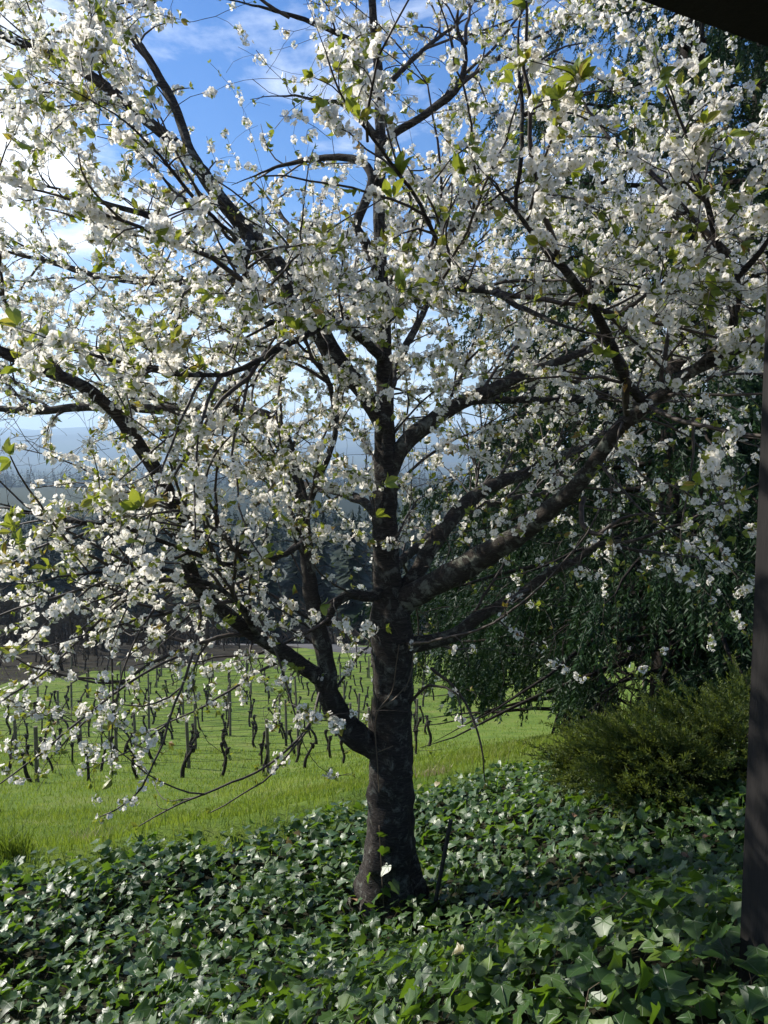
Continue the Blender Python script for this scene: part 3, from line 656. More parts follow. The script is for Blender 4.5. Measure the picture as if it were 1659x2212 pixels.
grow(sample_targets(1500, 2.5, 6.3, power=1.5), 3, 0.42, 0.0040, 120)
grow(ell_targets(70, 900, 1150, 330, 230, 3.6, 5.4), 2, 0.7, 0.005)
grow(ell_targets(60, 480, 1030, 330, 130, 2.7, 3.6), 2, 0.7, 0.005)
grow(ell_targets(90, 480, 1060, 340, 150, 2.7, 3.6), 3, 0.4, 0.0036)
grow(ell_targets(110, 1250, 1080, 330, 180, 2.8, 5.0), 3, 0.5, 0.004)
for n_, *e in NEAR: grow(ell_targets(int(n_*1.8), *e), 3, 0.3, 0.0032)

grow(ell_targets(130, 1200, 1080, 360, 240, 2.8, 5.2), 4, 0.9, 0.0065)
grow(ell_targets(150, 1180, 1120, 380, 230, 2.8, 5.2), 4, 0.6, 0.0046)
grow(ell_targets(300, 420, 930, 470, 200, 2.9, 5.8), 4, 0.8, 0.0065)
grow(ell_targets(200, 420, 900, 470, 260, 2.9, 5.8), 4, 0.5, 0.0046)
grow(sample_targets(600, 2.4, 6.0, power=1.4), 4, 0.6, 0.0052)
tb = Tubes()
for pts, rr, lv in TW: tb.add(pts, rr, 6 if lv == 1 else (5 if lv == 2 else 4))
obj('twigs', tb.mesh('twigs', M['twig']), cherry, kind='stuff')

# ---- blossom cluster templates
def petal(nseg, cup, g):
    if nseg == 1:
        V = np.array([(0.05, 0, 0), (0.70, 0.46, cup*0.35), (0.70, -0.46, cup*0.35), (1.02, 0.0, cup*0.55)]); V[:, 2] += g.normal(0, 0.05, 4)
        return V, np.array([(0, 2, 3), (0, 3, 1)])
    if nseg == 2:
        V = [(0.08, 0, 0), (0.58, 0.42, cup*0.32), (0.58, -0.42, cup*0.32), (0.98, 0.20, cup*0.55), (0.98, -0.20, cup*0.55)]
        Fa = [(0, 2, 4), (0, 4, 3), (0, 3, 1)]
    else:
        V = [(0.08, 0, 0), (0.42, 0.36, cup*0.26), (0.42, -0.36, cup*0.26), (0.5, 0, cup*0.16), (0.80, 0.41, cup*0.52), (0.80, -0.41, cup*0.52), (1.0, 0.14, cup*0.58), (0.95, 0, cup*0.5), (1.0, -0.14, cup*0.58)]
        Fa = [(0, 3, 1), (0, 2, 3), (1, 3, 4), (3, 2, 5), (3, 7, 4), (4, 7, 6), (3, 5, 7), (5, 8, 7)]
    V = np.array(V); V[:, 2] += g.normal(0, 0.05, len(V)); return V, np.array(Fa)
def flower(g, lod):
    ps = []; cup = g.uniform(0.15, 0.75)
    r = (0.0150, 0.0138, 0.0134)[lod]*g.uniform(0.85, 1.12)
    for k in range(5):
        V, Fa = petal((8, 2, 1)[lod], cup, g)
        a = k*2*math.pi/5 + g.normal(0, 0.06); c, s = math.cos(a), math.sin(a)
        V = V*np.array((1, 1.12, 1))
        W = np.stack((V[:, 0]*c - V[:, 1]*s, V[:, 0]*s + V[:, 1]*c, V[:, 2]), -1)*r
        ps.append(tpl(W, Fa, 0, r=np.full(len(W), g.uniform(0, 1))))
    # stamens
    k = (9, 2, 1)[lod]; V = []; Fa = []
    for q in range(k):
        a = q*2*math.pi/k + g.uniform(0, 0.5); rr = r*g.uniform(0.18, 0.42); h = r*g.uniform(0.30, 0.6)
        c, s = math.cos(a), math.sin(a); w = r*(0.10 if lod else 0.06)
        b = len(V); V += [(c*0.1*r - s*w, s*0.1*r + c*w, 0.02*r), (c*0.1*r + s*w, s*0.1*r - c*w, 0.02*r), (c*rr, s*rr, h)]; Fa.append((b, b+1, b+2))
    ps.append(tpl(V, Fa, 1, r=np.full(len(V), g.uniform())))
    return join(ps)
def sleaf(g, length, wide, lod):
    if lod: V = [(0, 0, 0), (0.45, 0.30*wide, 0.10), (0.45, -0.30*wide, 0.10), (1, 0, -0.10)]; Fa = [(0, 2, 3), (0, 3, 1)]
    else:
        V = [(0, 0, 0), (0.25, 0.20*wide, 0.07), (0.25, -0.20*wide, 0.07), (0.3, 0, 0), (0.6, 0.27*wide, 0.08), (0.6, -0.27*wide, 0.08), (0.65, 0, -0.03), (0.85, 0.14*wide, -0.03), (0.85, -0.14*wide, -0.03), (1.05, 0, -0.22)]
        Fa = [(0, 3, 1), (0, 2, 3), (1, 3, 4), (3, 6, 4), (2, 5, 3), (3, 5, 6), (4, 6, 7), (5, 8, 6), (6, 9, 7), (6, 8, 9)]
    V = np.array(V)*length; return tpl(V, Fa, 2, r=np.full(len(V), g.uniform()))
def one(T, xd, nrm, pos, s=1.0):
    return bake(T, frames(np.array([xd], float), np.array([nrm], float)), np.array([pos], float), np.array([s]))
def strip(a, b, w, m):
    a = np.array(a); b = np.array(b); d = norm(b-a); s = np.cross(d, (0.3, 0.5, 0.8)); s = s/np.linalg.norm(s)*w
    return tpl([a-s*1.3, a+s*1.3, b], [(0, 1, 2)], m, uv=np.zeros((3, 2)))
def cluster(g, lod, nfl, nleaf):
    ps = []; n_ = nfl
    for k in range(n_):
        th = math.acos(1 - g.uniform(0.02, 1.05)); ph = k*2.4 + g.uniform(-0.4, 0.4)
        d = np.array((math.sin(th)*math.cos(ph), math.sin(th)*math.sin(ph), math.cos(th)))
        L_ = g.uniform(0.015, 0.034); p = d*L_
        fn = norm(d + g.normal(0, 0.35, 3)); T = flower(g, lod)
        xd = np.cross(fn, g.normal(0, 1, 3))
        ps.append(one(T, xd, fn, p))
        ps.append(strip((0, 0, 0), p, 0.0007 if not lod else 0.0011, 3))
    for k in range(nleaf):
        ph = g.uniform(0, 6.28); th = g.uniform(0.3, 1.3)
        d = np.array((math.sin(th)*math.cos(ph), math.sin(th)*math.sin(ph), math.cos(th)))
        ps.append(one(sleaf(g, g.uniform(0.022, 0.042), 1.0, lod), d, norm(g.normal(0, 1, 3)), d*0.006))
    return join(ps)
g = np.random.default_rng(3)
C0 = [cluster(g, 0, int(g.integers(5, 10)), int(g.integers(1, 3))) for k in range(12)]
C1 = [cluster(g, 1, int(g.integers(5, 9)), int(g.integers(1, 4))) for k in range(14)]
C2 = [cluster(g, 2, int(g.integers(5, 9)), int(g.integers(1, 4))) for k in range(14)]
def tuft(g, lod, n_, lo, hi):
    ps = []
    for k in range(n_):
        ph = g.uniform(0, 6.28); th = g.uniform(0.25, 1.2)
        d = np.array((math.sin(th)*math.cos(ph), math.sin(th)*math.sin(ph), math.cos(th)))
        ps.append(one(sleaf(g, g.uniform(lo, hi), 1.0, lod), d, norm(np.array((0, 0, 1)) + g.normal(0, 0.5, 3)), d*0.004))
    return join(ps)
T0 = [tuft(g, 0, int(g.integers(3, 6)), 0.022, 0.045) for k in range(8)]
T1 = T2 = [tuft(g, 1, int(g.integers(3, 6)), 0.018, 0.036) for k in range(10)]
BM = [M['petal'], M['centre'], M['young'], M['pedicel']]

# ---- where clusters sit
cp, cd, cs, tp, td, tsz = [], [], [], [], [], []
for pts, rr, lv in TW:
    if lv == 4: continue
    seg = np.linalg.norm(np.diff(pts, axis=0), axis=1); Ls = np.concatenate(([0], np.cumsum(seg))); tot = Ls[-1]
    start = {1: 0.18, 2: 0.10, 3: 0.05}[lv]
    if tot < start + 0.02: continue
    s = np.arange(start, tot, 0.036) + 0
    s = s + rng.uniform(-0.012, 0.012, len(s))
    q = np.stack([np.interp(s, Ls, pts[:, k]) for k in range(3)], -1)
    t = norm(np.stack([np.interp(s, Ls, np.gradient(pts[:, k])) for k in range(3)], -1))
    dx, dy, ff = proj(q); cov = cover(dx, dy)
    # patches of bare twig and patches of dense bloom
    patch = wob(q[:, 0]*1.0 + q[:, 2]*0.5, q[:, 1] + q[:, 2]*0.7, 5.0, 77)
    pr = np.clip(1.12*cov + 0.60*patch*(cov > 0.02), 0, 1.0)*(cov > 0.015)
    bloom = np.clip(rng.normal(0.92, 0.30), 0.15, 1.4)
    nearright = (dx > 960) & (ff < 2.7)
    pr = pr*bloom*np.where(nearright, 0.60, 1.0)*np.where((dx > 880) & (dy > 860), 0.75, 1.0)
    keep = rng.uniform(size=len(s)) < pr
    d = norm(np.cross(t, rng.normal(0, 1, t.shape)) + np.array((0, 0, -0.10)) + t*0.25)
    cp.append(q[keep]); cd.append(d[keep]); cs.append(rng.uniform(0.85, 1.12, keep.sum()))
    # leaf tufts at tips and here and there
    ti = np.where(rng.uniform(size=len(s)) < (0.09 + 0.05*(cov < 0.3)))[0]
    tp.append(q[ti]); td.append(d[ti] + t[ti]*0.6); tsz.append(rng.uniform(0.7, 1.1, len(ti)))
    if rng.uniform() < 0.45: tp.append(pts[-1:]); td.append(t[-1:] + np.array([[0, 0, 0.3]])); tsz.append(rng.uniform(0.8, 1.3, 1))
cp = np.concatenate(cp); cd = np.concatenate(cd); cs = np.concatenate(cs)
tp = np.concatenate(tp); td = np.concatenate(td); tsz = np.concatenate(tsz)
kd = kdtree.KDTree(len(NP_))
for i, p in enumerate(NP_): kd.insert(p, i)
kd.balance()
for (dx_, dy_, Y_) in ((1225, 190, 1.9), (1240, 150, 1.9), (1250, 215, 1.85), (1130, 20, 2.1), (1175, 130, 2.0), (320, 1070, 2.0), (300, 1090, 2.0), (20, 700, 1.9), (840, 640, 2.3), (900, 390, 2.2), (890, 420, 2.2), (30, 1235, 2.4), (60, 1240, 2.4), (680, 735, 2.5), (1500, 690, 2.1), (1280, 610, 2.2), (210, 260, 2.1)):
    co, i, d_ = kd.find(P(dx_, dy_, Y_)); tp = np.vstack((tp, np.array(co)[None])); td = np.vstack((td, np.array([[rng.normal(0, 0.3), -0.3, 0.7]]))); tsz = np.append(tsz, rng.uniform(1.4, 1.9))
# flowers need free sight room round the lens
far_ok = np.linalg.norm(cp - CAM, axis=1) > 1.35; cp, cd, cs = cp[far_ok], cd[far_ok], cs[far_ok]
far_ok = np.linalg.norm(tp - CAM, axis=1) > 1.3; tp, td, tsz = tp[far_ok], td[far_ok], tsz[far_ok]
def split(pos, n_, own):
    dx, dy, ff = proj(pos); vis = (dx > 15) & (dx < 1640) & (dy > 15) & (dy < 2200)
    key = np.where(vis, ff/own, 1e9); idx = np.argsort(key)[:n_]; m_ = np.zeros(len(pos), bool); m_[idx] = True; return m_, ff
def place(kind, name, stuffname, pos, dirs, scl, tn, tf, tff, n_ind, lodY):
    ind, ff = split(pos, n_ind, scl)
    Rm = zframes(dirs, rng.uniform(0, 6.283, len(pos)))
    var = rng.integers(0, len(tn), len(pos)); rv_ = rng.uniform(size=len(pos))
    meshes = [tmesh(name, T, BM) for T in tn]
    from mathutils import Matrix
    for i in np.where(ind)[0]:
        o = obj(name, meshes[var[i]], cherry)
        mm = np.eye(4); mm[:3, :3] = Rm[i]*scl[i]; mm[:3, 3] = pos[i]; o.matrix_world = Matrix(mm.tolist())
    parts = []
    for lod, Ts in ((0, tn), (1, tf), (2, tff)):
        vv_ = var % len(Ts) if lod == 0 else rng.integers(0, len(Ts), len(pos))
        for k, T in enumerate(Ts):
            s_ = (~ind) & (vv_ == k) & (np.digitize(ff, (lodY, 3.7)) == lod)
            if s_.any(): parts.append(bake(T, Rm[s_], pos[s_], scl[s_], rv_[s_]))
    obj(stuffname, tmesh(stuffname, join(parts), BM), cherry, kind='stuff')
print('clusters', len(cp), 'tufts', len(tp), 'twigs', len(TW))
place('c', 'blossom_cluster', 'blossoms', cp, cd, cs, C0, C1, C2, 300, 2.05)
place('t', 'leaf_tuft', 'young_leaves', tp, td, tsz, T0, T1, T2, 220, 2.3)

# ------------------------------------------------------------------ ivy bed
HALF = [(-.17, .17), (-.15, .42), (.10, .43), (.30, .60), (.44, .40), (.70, .24)]
def ivy_tpl(g):
    mids = [(0, 0), (.30, 0), (.64, 0), (1.0, 0)]
    j = lambda p: (p[0]*g.uniform(.9, 1.1), p[1]*g.uniform(.85, 1.15))
    hu = [j(p) for p in HALF]; hl = [(j(p)[0], -j(p)[1]) for p in HALF]
    pts = np.array(mids + hu + hl); x, y = pts[:, 0], pts[:, 1]
    fold, curl = g.uniform(-0.10, 0.45), g.uniform(0.05, 0.45)
    z = np.abs(y)*fold - curl*np.clip(x, 0, 2)**2 + g.normal(0, 0.025, len(x)) + 0.05*np.sin(8*np.arctan2(np.abs(y), x))*np.hypot(x, y)
    Fa = []
    for s_, o in ((1, 4), (-1, 10)):
        for t in ((0, o+0, o+1), (0, o+1, o+2), (0, o+2, 1), (1, o+2, o+3), (1, o+3, o+4), (1, o+4, 2), (2, o+4, o+5), (2, o+5, 3)):
            Fa.append(t if s_ == -1 else (t[0], t[2], t[1]))
    return tpl(np.stack((x, y, z), -1), Fa, 0, uv=pts)
def ivy_fine(T, rv_):
    """rounder outline for the leaves that show largest: two halves folded along the midrib"""
    V = T['V']; mids = np.vstack((V[0], (V[0]+V[1])/2, V[1], (V[1]+V[2])/2, V[2], (V[2]+V[3])/2, V[3]))
    Vn = list(mids); Fs = []
    for o, sg in ((4, 1), (10, -1)):
        pts = catmull(np.vstack((V[0], V[o:o+6], V[3])), 0.055)[1:-1]; b = len(Vn); Vn += list(pts)
        ring = list(range(7)) + list(range(b+len(pts)-1, b-1, -1))
        Fs.append(np.array([ring if sg == 1 else ring[::-1]]))
    Vn = np.array(Vn); return mesh_np('leaf', Vn, Fs, M['ivy'], None, Vn[:, :2], np.full(len(Vn), rv_), True)
g = np.random.default_rng(9)
IV = [ivy_tpl(g) for k in range(14)]
def ivy_low(T):
    V = T['V'][[1, 0, 5, 7, 3, 13, 11]]; return tpl(V, [(0, 2, 1), (0, 3, 2), (0, 4, 3), (0, 5, 4), (0, 6, 5), (0, 1, 6)], 0)
IVL = [ivy_low(T) for T in IV]
ivy = thing('ivy', 'glossy dark green ivy carpet spreading around the cherry trunk', 'ivy', (0, 0, 0))
n_c = 70000
ix = rng.uniform(-4.2, 4.6, n_c); iy = rng.uniform(0.75, 8.6, n_c)
ok = (iy < edge_y(ix) + 0.10*rng.normal(size=n_c))
dx, dy, ff = proj(np.stack((ix, iy, surf(ix, iy)), -1))
ok &= (dx > -480) & (dx < 2050) & (dy < 2500)
ok &= np.hypot(ix - cherry_base[0], iy - cherry_base[1]) > 0.21
ok &= rng.uniform(size=n_c) < np.where(ff < 2.2, 0.95, 0.85)
ix, iy = ix[ok], iy[ok]; n_i = len(ix)
lay = rng.uniform(size=n_i)**1.3
hum = 0.06*wob(ix, iy, 5.5, 31)
iz = surf(ix, iy) + 0.02 - 0.16*lay + hum
ipos = np.stack((ix, iy, iz), -1)
gn = np.stack((-(surf(ix+.05, iy)-surf(ix-.05, iy))/.1, -(surf(ix, iy+.05)-surf(ix, iy-.05))/.1, np.ones(n_i)), -1); gn = norm(gn)
inn = norm(gn + 0.25*SUN_DIR + np.array((0, -0.12, 0)) + rng.normal(0, 0.47, (n_i, 3)))
itip = norm(np.stack((rng.normal(0.0, 1, n_i), rng.normal(-0.55, 1, n_i), rng.normal(-0.25, 0.2, n_i)), -1))
iR = frames(itip - inn*np.sum(itip*inn, 1, keepdims=True), inn)
isz = rng.uniform(0.033, 0.068, n_i)*np.where(rng.uniform(size=n_i) < 0.15, 0.7, 1.0)
irn = np.clip(rng.beta(2, 2.6, n_i), 0, 0.94); old = rng.uniform(size=n_i); irn = np.where(old > 0.992, rng.uniform(0.97, 1.0, n_i), irn)
dx, dy, ff = proj(ipos)
vis = (dx > 0) & (dx < 1600) & (dy > 1500) & (dy < 2212) & (lay < 0.55)
key = np.where(vis, isz/ff, 0); ind = np.zeros(n_i, bool); ind[np.argsort(-key)[:300]] = True
ivar = rng.integers(0, len(IV), n_i)
from mathutils import Matrix
imesh = {}
for i in np.where(ind)[0]:
    kk = (ivar[i], int(irn[i]*6))
    if kk not in imesh:
        imesh[kk] = ivy_fine(IV[kk[0]], min((kk[1]+0.5)/6, 0.93))
    o = obj('leaf', imesh[kk], ivy); mm = np.eye(4); mm[:3, :3] = iR[i]*isz[i]; mm[:3, 3] = ipos[i]; o.matrix_world = Matrix(mm.tolist())
parts = [bake(T, iR[s_], ipos[s_], isz[s_], irn[s_]) for TT, lo_, hi_ in ((IV, 0, 4.4), (IVL, 4.4, 99)) for k, T in enumerate(TT) for s_ in [(~ind) & (ivar == k) & (ff >= lo_) & (ff < hi_)] if s_.any()]
obj('leaf_cover', tmesh('leaf_cover', join(parts), M['ivy'], True), ivy, kind='stuff')
tb = Tubes()
sel = np.where((ff < 4.2) & (lay < 0.7))[0]; sel = rng.choice(sel, min(2200, len(sel)), replace=False)
for i in sel:
    p = ipos[i]; q = p + np.array((rng.normal(0, 0.03), rng.normal(0.01, 0.03), -rng.uniform(0.06, 0.11)))
    tb.add([p, (p+q)/2 + rng.normal(0, 0.008, 3), q], [0.0010, 0.0012, 0.0015], 3, cap=False)
obj('stems', tb.mesh('stems', M['ivystem']), ivy, kind='stuff')

# ivy climbing the trunk
climb = thing('climbing_ivy', 'thin pale ivy stems climbing the dark cherry trunk with few leaves', 'ivy', (0, 0, 0))
def on_trunk(dx, dy, lift=0.006):
    k = np.argmin(np.abs(proj(TRK[:, :3])[1] - dy)); r = TRK[k, 3]; c = TRK[k, :3]
    p = P(dx, dy, c[1]); off = np.clip((p[0]-c[0])/r, -0.97, 0.97)
    return np.array((c[0] + off*(r*1.06+lift), c[1] - math.sqrt(1-off*off)*(r*1.06+lift), p[2]))
for rows in ([(822, 1690), (818, 1620), (815, 1560), (822, 1520), (846, 1480), (855, 1420), (860, 1380)], [(815, 1580), (806, 1545), (800, 1500)], [(822, 1520), (850, 1495), (872, 1470)], [(818, 1610), (848, 1592)], [(870, 1480), (884, 1440), (888, 1380)], [(830, 1920), (826, 1840), (822, 1760)]):
    a = catmull([(*on_trunk(*r_), 0.0032) for r_ in rows], 0.03)
    tb = Tubes(); tb.add(a[:, :3], a[:, 3], 5, rough=0.12, seed=len(rows)); obj('stem', tb.mesh('stem', M['ivystem']), climb)
for (dx_, dy_, s_) in ((826, 1770, .055), (833, 1800, .06), (838, 1835, .065), (846, 1868, .07), (832, 1880, .06), (820, 1895, .07), (868, 1905, .07), (808, 1860, .05), (850, 1915, .06)):
    p = on_trunk(dx_, dy_, 0.02); nn = norm(np.array([[p[0]-cherry_base[0]-0.04, p[1]-cherry_base[1], 0.12]]) + rng.normal(0, 0.25, (1, 3)))
    tipd = norm(np.array([[rng.normal(0, .5), -0.2, -1.0]])); Rm = frames(tipd - nn*np.sum(tipd*nn), nn)[0]
    o = obj('leaf', imesh[list(imesh)[int(rng.integers(0, len(imesh)))]], climb); mm = np.eye(4); mm[:3, :3] = Rm*s_; mm[:3, 3] = p; o.matrix_world = Matrix(mm.tolist())

# stake leaning by the trunk
p0 = P(930, 1945, 3.85); p1 = P(974, 1772, 3.75)
p0[2] = float(ground(p0[0], p0[1])) - 0.05
tb = Tubes(); a = np.linspace(0, 1, 14)[:, None]; tb.add(p0 + (p1-p0)*a, np.full(14, 0.0115), 8, rough=0.05, seed=2)
tag(obj('garden_stake', tb.mesh('garden_stake', M['stake'], False)), 'thin dark wooden stake leaning in the ivy beside the trunk', 'stake')

# brown fallen leaves on the ivy
dl = []
for k in range(4):
    T = sleaf(g, 1.0, 1.5, 0); T['M'][:] = 0; T['V'][:, 2] += g.normal(0, 0.06, len(T['V'])); dl.append(tmesh('fallen_leaf', T, M['dead']))
for q, (dx_, dy_, Y_) in enumerate(((1370, 1866, 3.3), (1520, 1770, 3.6), (1490, 1830, 3.4), (1240, 1770, 4.2), (760, 1890, 3.9), (1150, 1880, 3.3))):
    p = P(dx_, dy_, Y_); p[2] = float(surf(p[0], p[1])) + 0.03
    o = tag(obj('fallen_leaf', dl[q % 4]), 'curled brown fallen leaf lying on the ivy', 'leaf', 'brown fallen leaves on the ivy')
    o.location = p; o.scale = (0.045,)*3; o.rotation_euler = (rng.normal(0, .3), rng.normal(0, .3), rng.uniform(0, 6.28))

# ------------------------------------------------------------------ grass
def blades(x, y, h, w, lean, rn, mat, name, parent=None, **props):
    n = len(x); z = ground(x, y) - 0.01
    a = rng.uniform(0, 6.283, n); b = rng.uniform(0, 6.283, n)
    base = np.stack((x, y, z), -1); sd = np.stack((np.cos(a), np.sin(a), 0*a), -1)*(w/2)[:, None]
    ld = np.stack((np.cos(b), np.sin(b), 0*b), -1)*(lean*h)[:, None]
    up = np.array((0, 0, 1.0))
    m1 = base + ld*0.3 + up*(h*0.55)[:, None]; tip = base + ld + up*(h*0.95)[:, None]
    V = np.stack((base-sd, base+sd, m1-sd*0.8, m1+sd*0.8, tip), 1).reshape(-1, 3)
    o = (np.arange(n)*5)[:, None]
    Fa = np.stack([o + np.array(t) for t in ((0, 1, 3), (0, 3, 2), (2, 3, 4))], 1).reshape(-1, 3)
    return obj(name, mesh_np(name, V, [Fa], mat, None, None, np.repeat(rn, 5)), parent, **props)
def grass_pts(n, ylo, yhi, pw):
    y = (rng.uniform(ylo**pw, yhi**pw, n))**(1/pw); x = rng.uniform(-1, 1, n)*(0.58*y + 0.9)
    ok = y > edge_y(x) - 0.12 + 0.15*rng.normal(size=n)
    return x[ok], y[ok]
x1, y1 = grass_pts(46000, 4.2, 11, 1.0); x2, y2 = grass_pts(32000, 10, 24, 1.0); x3, y3 = grass_pts(14000, 22, 50, 1.0)
x = np.concatenate((x1, x2, x3)); y = np.concatenate((y1, y2, y3))
cl = vnoise(x, y, 0.9, 41)*0.55 + vnoise(x, y, 2.6, 42)*0.5 + vnoise(x, y, 7.0, 43)*0.45
fs = np.clip(y/8, 0.8, 3.2)
h = (0.030 + 0.055*np.clip(cl+0.35, 0, 1.4) + rng.uniform(0, 0.035, len(x)))*np.where(y < edge_y(x)+1.2, 1.7, 1.0)*np.clip(fs, 0.8, 1.5)
rn = np.clip(0.40 + 0.60*cl + rng.normal(0, 0.20, len(x)), 0, 0.93); rn = np.where(rng.uniform(size=len(x)) > 0.965, rng.uniform(0.95, 1, len(x)), rn)
o = blades(x, y, h, 0.0065*fs*rng.uniform(0.8, 1.3, len(x)), rng.uniform(0.1, 0.75, len(x)), rn, M['grass'], 'meadow_grass', kind='stuff')
tag(o, 'sunlit bright green meadow grass between ivy and vines', 'grass')
for (nm, lab, dx_, dy_, Y_, n_, hh, mat) in (('dry_grass_tuft', 'tuft of straw coloured dead grass in the green meadow', 190, 1735, 5.6, 130, 0.20, 'drygrass'), ('grass_tuft', 'tall dark green grass tuft at the edge of the ivy', 15, 1850, 4.6, 260, 0.24, 'grass'), ('dry_grass_tuft', 'short straw grass clump beside the ivy edge under the spruce', 935, 1690, 6.3, 90, 0.12, 'drygrass')):
    p = P(dx_, dy_, Y_); xx = p[0] + np.clip(rng.normal(0, 0.09, n_), -0.15, 0.15); yy = p[1] + np.clip(rng.normal(0, 0.07, n_), -0.12, 0.12)
    tag(blades(xx, yy, rng.uniform(0.5, 1.1, n_)*hh, np.full(n_, 0.006), rng.uniform(0.1, 0.9, n_), rng.uniform(0, 0.35, n_), M[mat], nm), lab, 'grass')

# ------------------------------------------------------------------ junipers
def juniper_spray(g):
    tb_v = []; tb_f = []; r = []
    n_ = 26
    for k in range(n_):
        t = (k+0.5)/n_; c = np.array((t, 0, 0.28*t - 0.38*t*t))
        for s_ in range(2):
            a = g.uniform(0, 6.28); L_ = (0.27*(1-t)+0.07)*g.uniform(0.5, 1.15)
            d = norm(np.array((0.85, 0.62*math.cos(a), 0.62*math.sin(a))))
            for q in range(3):
                b = c + d*L_*q*0.28; e = b + norm(d + g.normal(0, 0.28, 3))*L_*0.5; w = norm(np.cross(d, g.normal(0, 1, 3)))*0.014
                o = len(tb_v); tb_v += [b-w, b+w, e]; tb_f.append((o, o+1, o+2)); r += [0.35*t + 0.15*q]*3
    return tpl(tb_v, tb_f, 0, r=np.clip(r, 0, 0.75))
JS = [juniper_spray(g) for k in range(6)]
def juniper(label, c, rad, n_, lean, zoff):
    root = thing('juniper_shrub', label, 'shrub', tuple(c))
    ps = []
    th = rng.uniform(0, 6.283, n_); u = rng.uniform(0.05, 1, n_)
    d = np.stack((np.sqrt(1-u*u)*np.cos(th), np.sqrt(1-u*u)*np.sin(th), u), -1)
    lump = 1 + 0.55*wob(d[:, 0]*3, d[:, 1]*3 + d[:, 2]*2, 2.0, int(n_ + c[0]*100) % 997)
    rr = rng.uniform(0.30, 1.0, n_)**0.5*lump
    p = d*rr[:, None]*np.array(rad)
    p[:, 2] += zoff
    xd = norm(d*np.array((1, 1, 0.6)) + np.array(lean) + rng.normal(0, 0.25, (n_, 3)))
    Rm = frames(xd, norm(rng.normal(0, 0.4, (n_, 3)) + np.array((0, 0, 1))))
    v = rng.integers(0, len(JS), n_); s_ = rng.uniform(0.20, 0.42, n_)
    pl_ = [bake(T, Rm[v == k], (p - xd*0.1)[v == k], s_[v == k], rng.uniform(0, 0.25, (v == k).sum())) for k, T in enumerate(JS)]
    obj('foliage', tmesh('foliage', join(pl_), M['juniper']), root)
    tb = Tubes()
    for k in range(16):
        a = rng.uniform(0, 6.28); e = np.array((math.cos(a)*rad[0]*0.7, math.sin(a)*rad[1]*0.7, rad[2]*rng.uniform(0.3, 0.8)))
        tb.add(catmull([(0, 0, -0.05), tuple(e*0.4 + np.array((0, 0, 0.06))), tuple(e)], 0.08), np.linspace(0.012, 0.004, len(catmull([(0, 0, -0.05), tuple(e*0.4 + np.array((0, 0, 0.06))), tuple(e)], 0.08))), 5)
    obj('stems', tb.mesh('stems', M['cbark']), root)
def gp(dx_, dy_, Y_, dz=0.0):
    p = P(dx_, dy_, Y_); return (p[0], p[1], float(ground(p[0], p[1])) + dz)
juniper('olive green feathery juniper with the lowest drooping front, edged by ivy', gp(1420, 1660, 4.6), (0.40, 0.36, 0.40), 270, (-0.25, -0.25, 0.15), 0.06)
juniper('bright tipped juniper growing beside the dark porch post', gp(1580, 1610, 4.9), (0.56, 0.42, 0.58), 310, (-0.15, -0.1, 0.35), 0.08)
juniper('dark shaded juniper under the hanging spruce boughs', gp(1290, 1620, 5.2), (0.30, 0.32, 0.38), 180, (-0.3, -0.1, 0.2), 0.04)

# ------------------------------------------------------------------ spruces
def branchlet(g, kind):
    V = []; Fa = []; r = []
    n_ = 46 if kind else 24
    for k in range(n_):
        t = (k+0.5)/n_
        for s_ in range(1):
            a = g.uniform(0, 6.28); c = np.array((0.03*math.sin(5*t), 0.03*math.cos(4*t), -t))
            d = norm(np.array((math.cos(a), math.sin(a), -0.9))); L_ = ((0.12 + 0.07*g.uniform()) if kind else (0.15 + 0.09*g.uniform()))*(1-0.4*t)
            w = norm(np.cross(d, g.normal(0, 1, 3)))*(0.019 if kind else 0.034)
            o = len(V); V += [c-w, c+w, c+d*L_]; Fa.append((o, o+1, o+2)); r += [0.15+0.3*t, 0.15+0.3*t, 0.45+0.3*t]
    V += [(-0.008, 0, 0), (0.008, 0, 0), (0, 0, -1.0)]; Fa.append((len(V)-3, len(V)-2, len(V)-1)); r += [0, 0, 0]
    return tpl(V, Fa, 0, r=r)
BLF = [branchlet(g, 1) for k in range(5)]; BLC = [branchlet(g, 0) for k in range(5)]
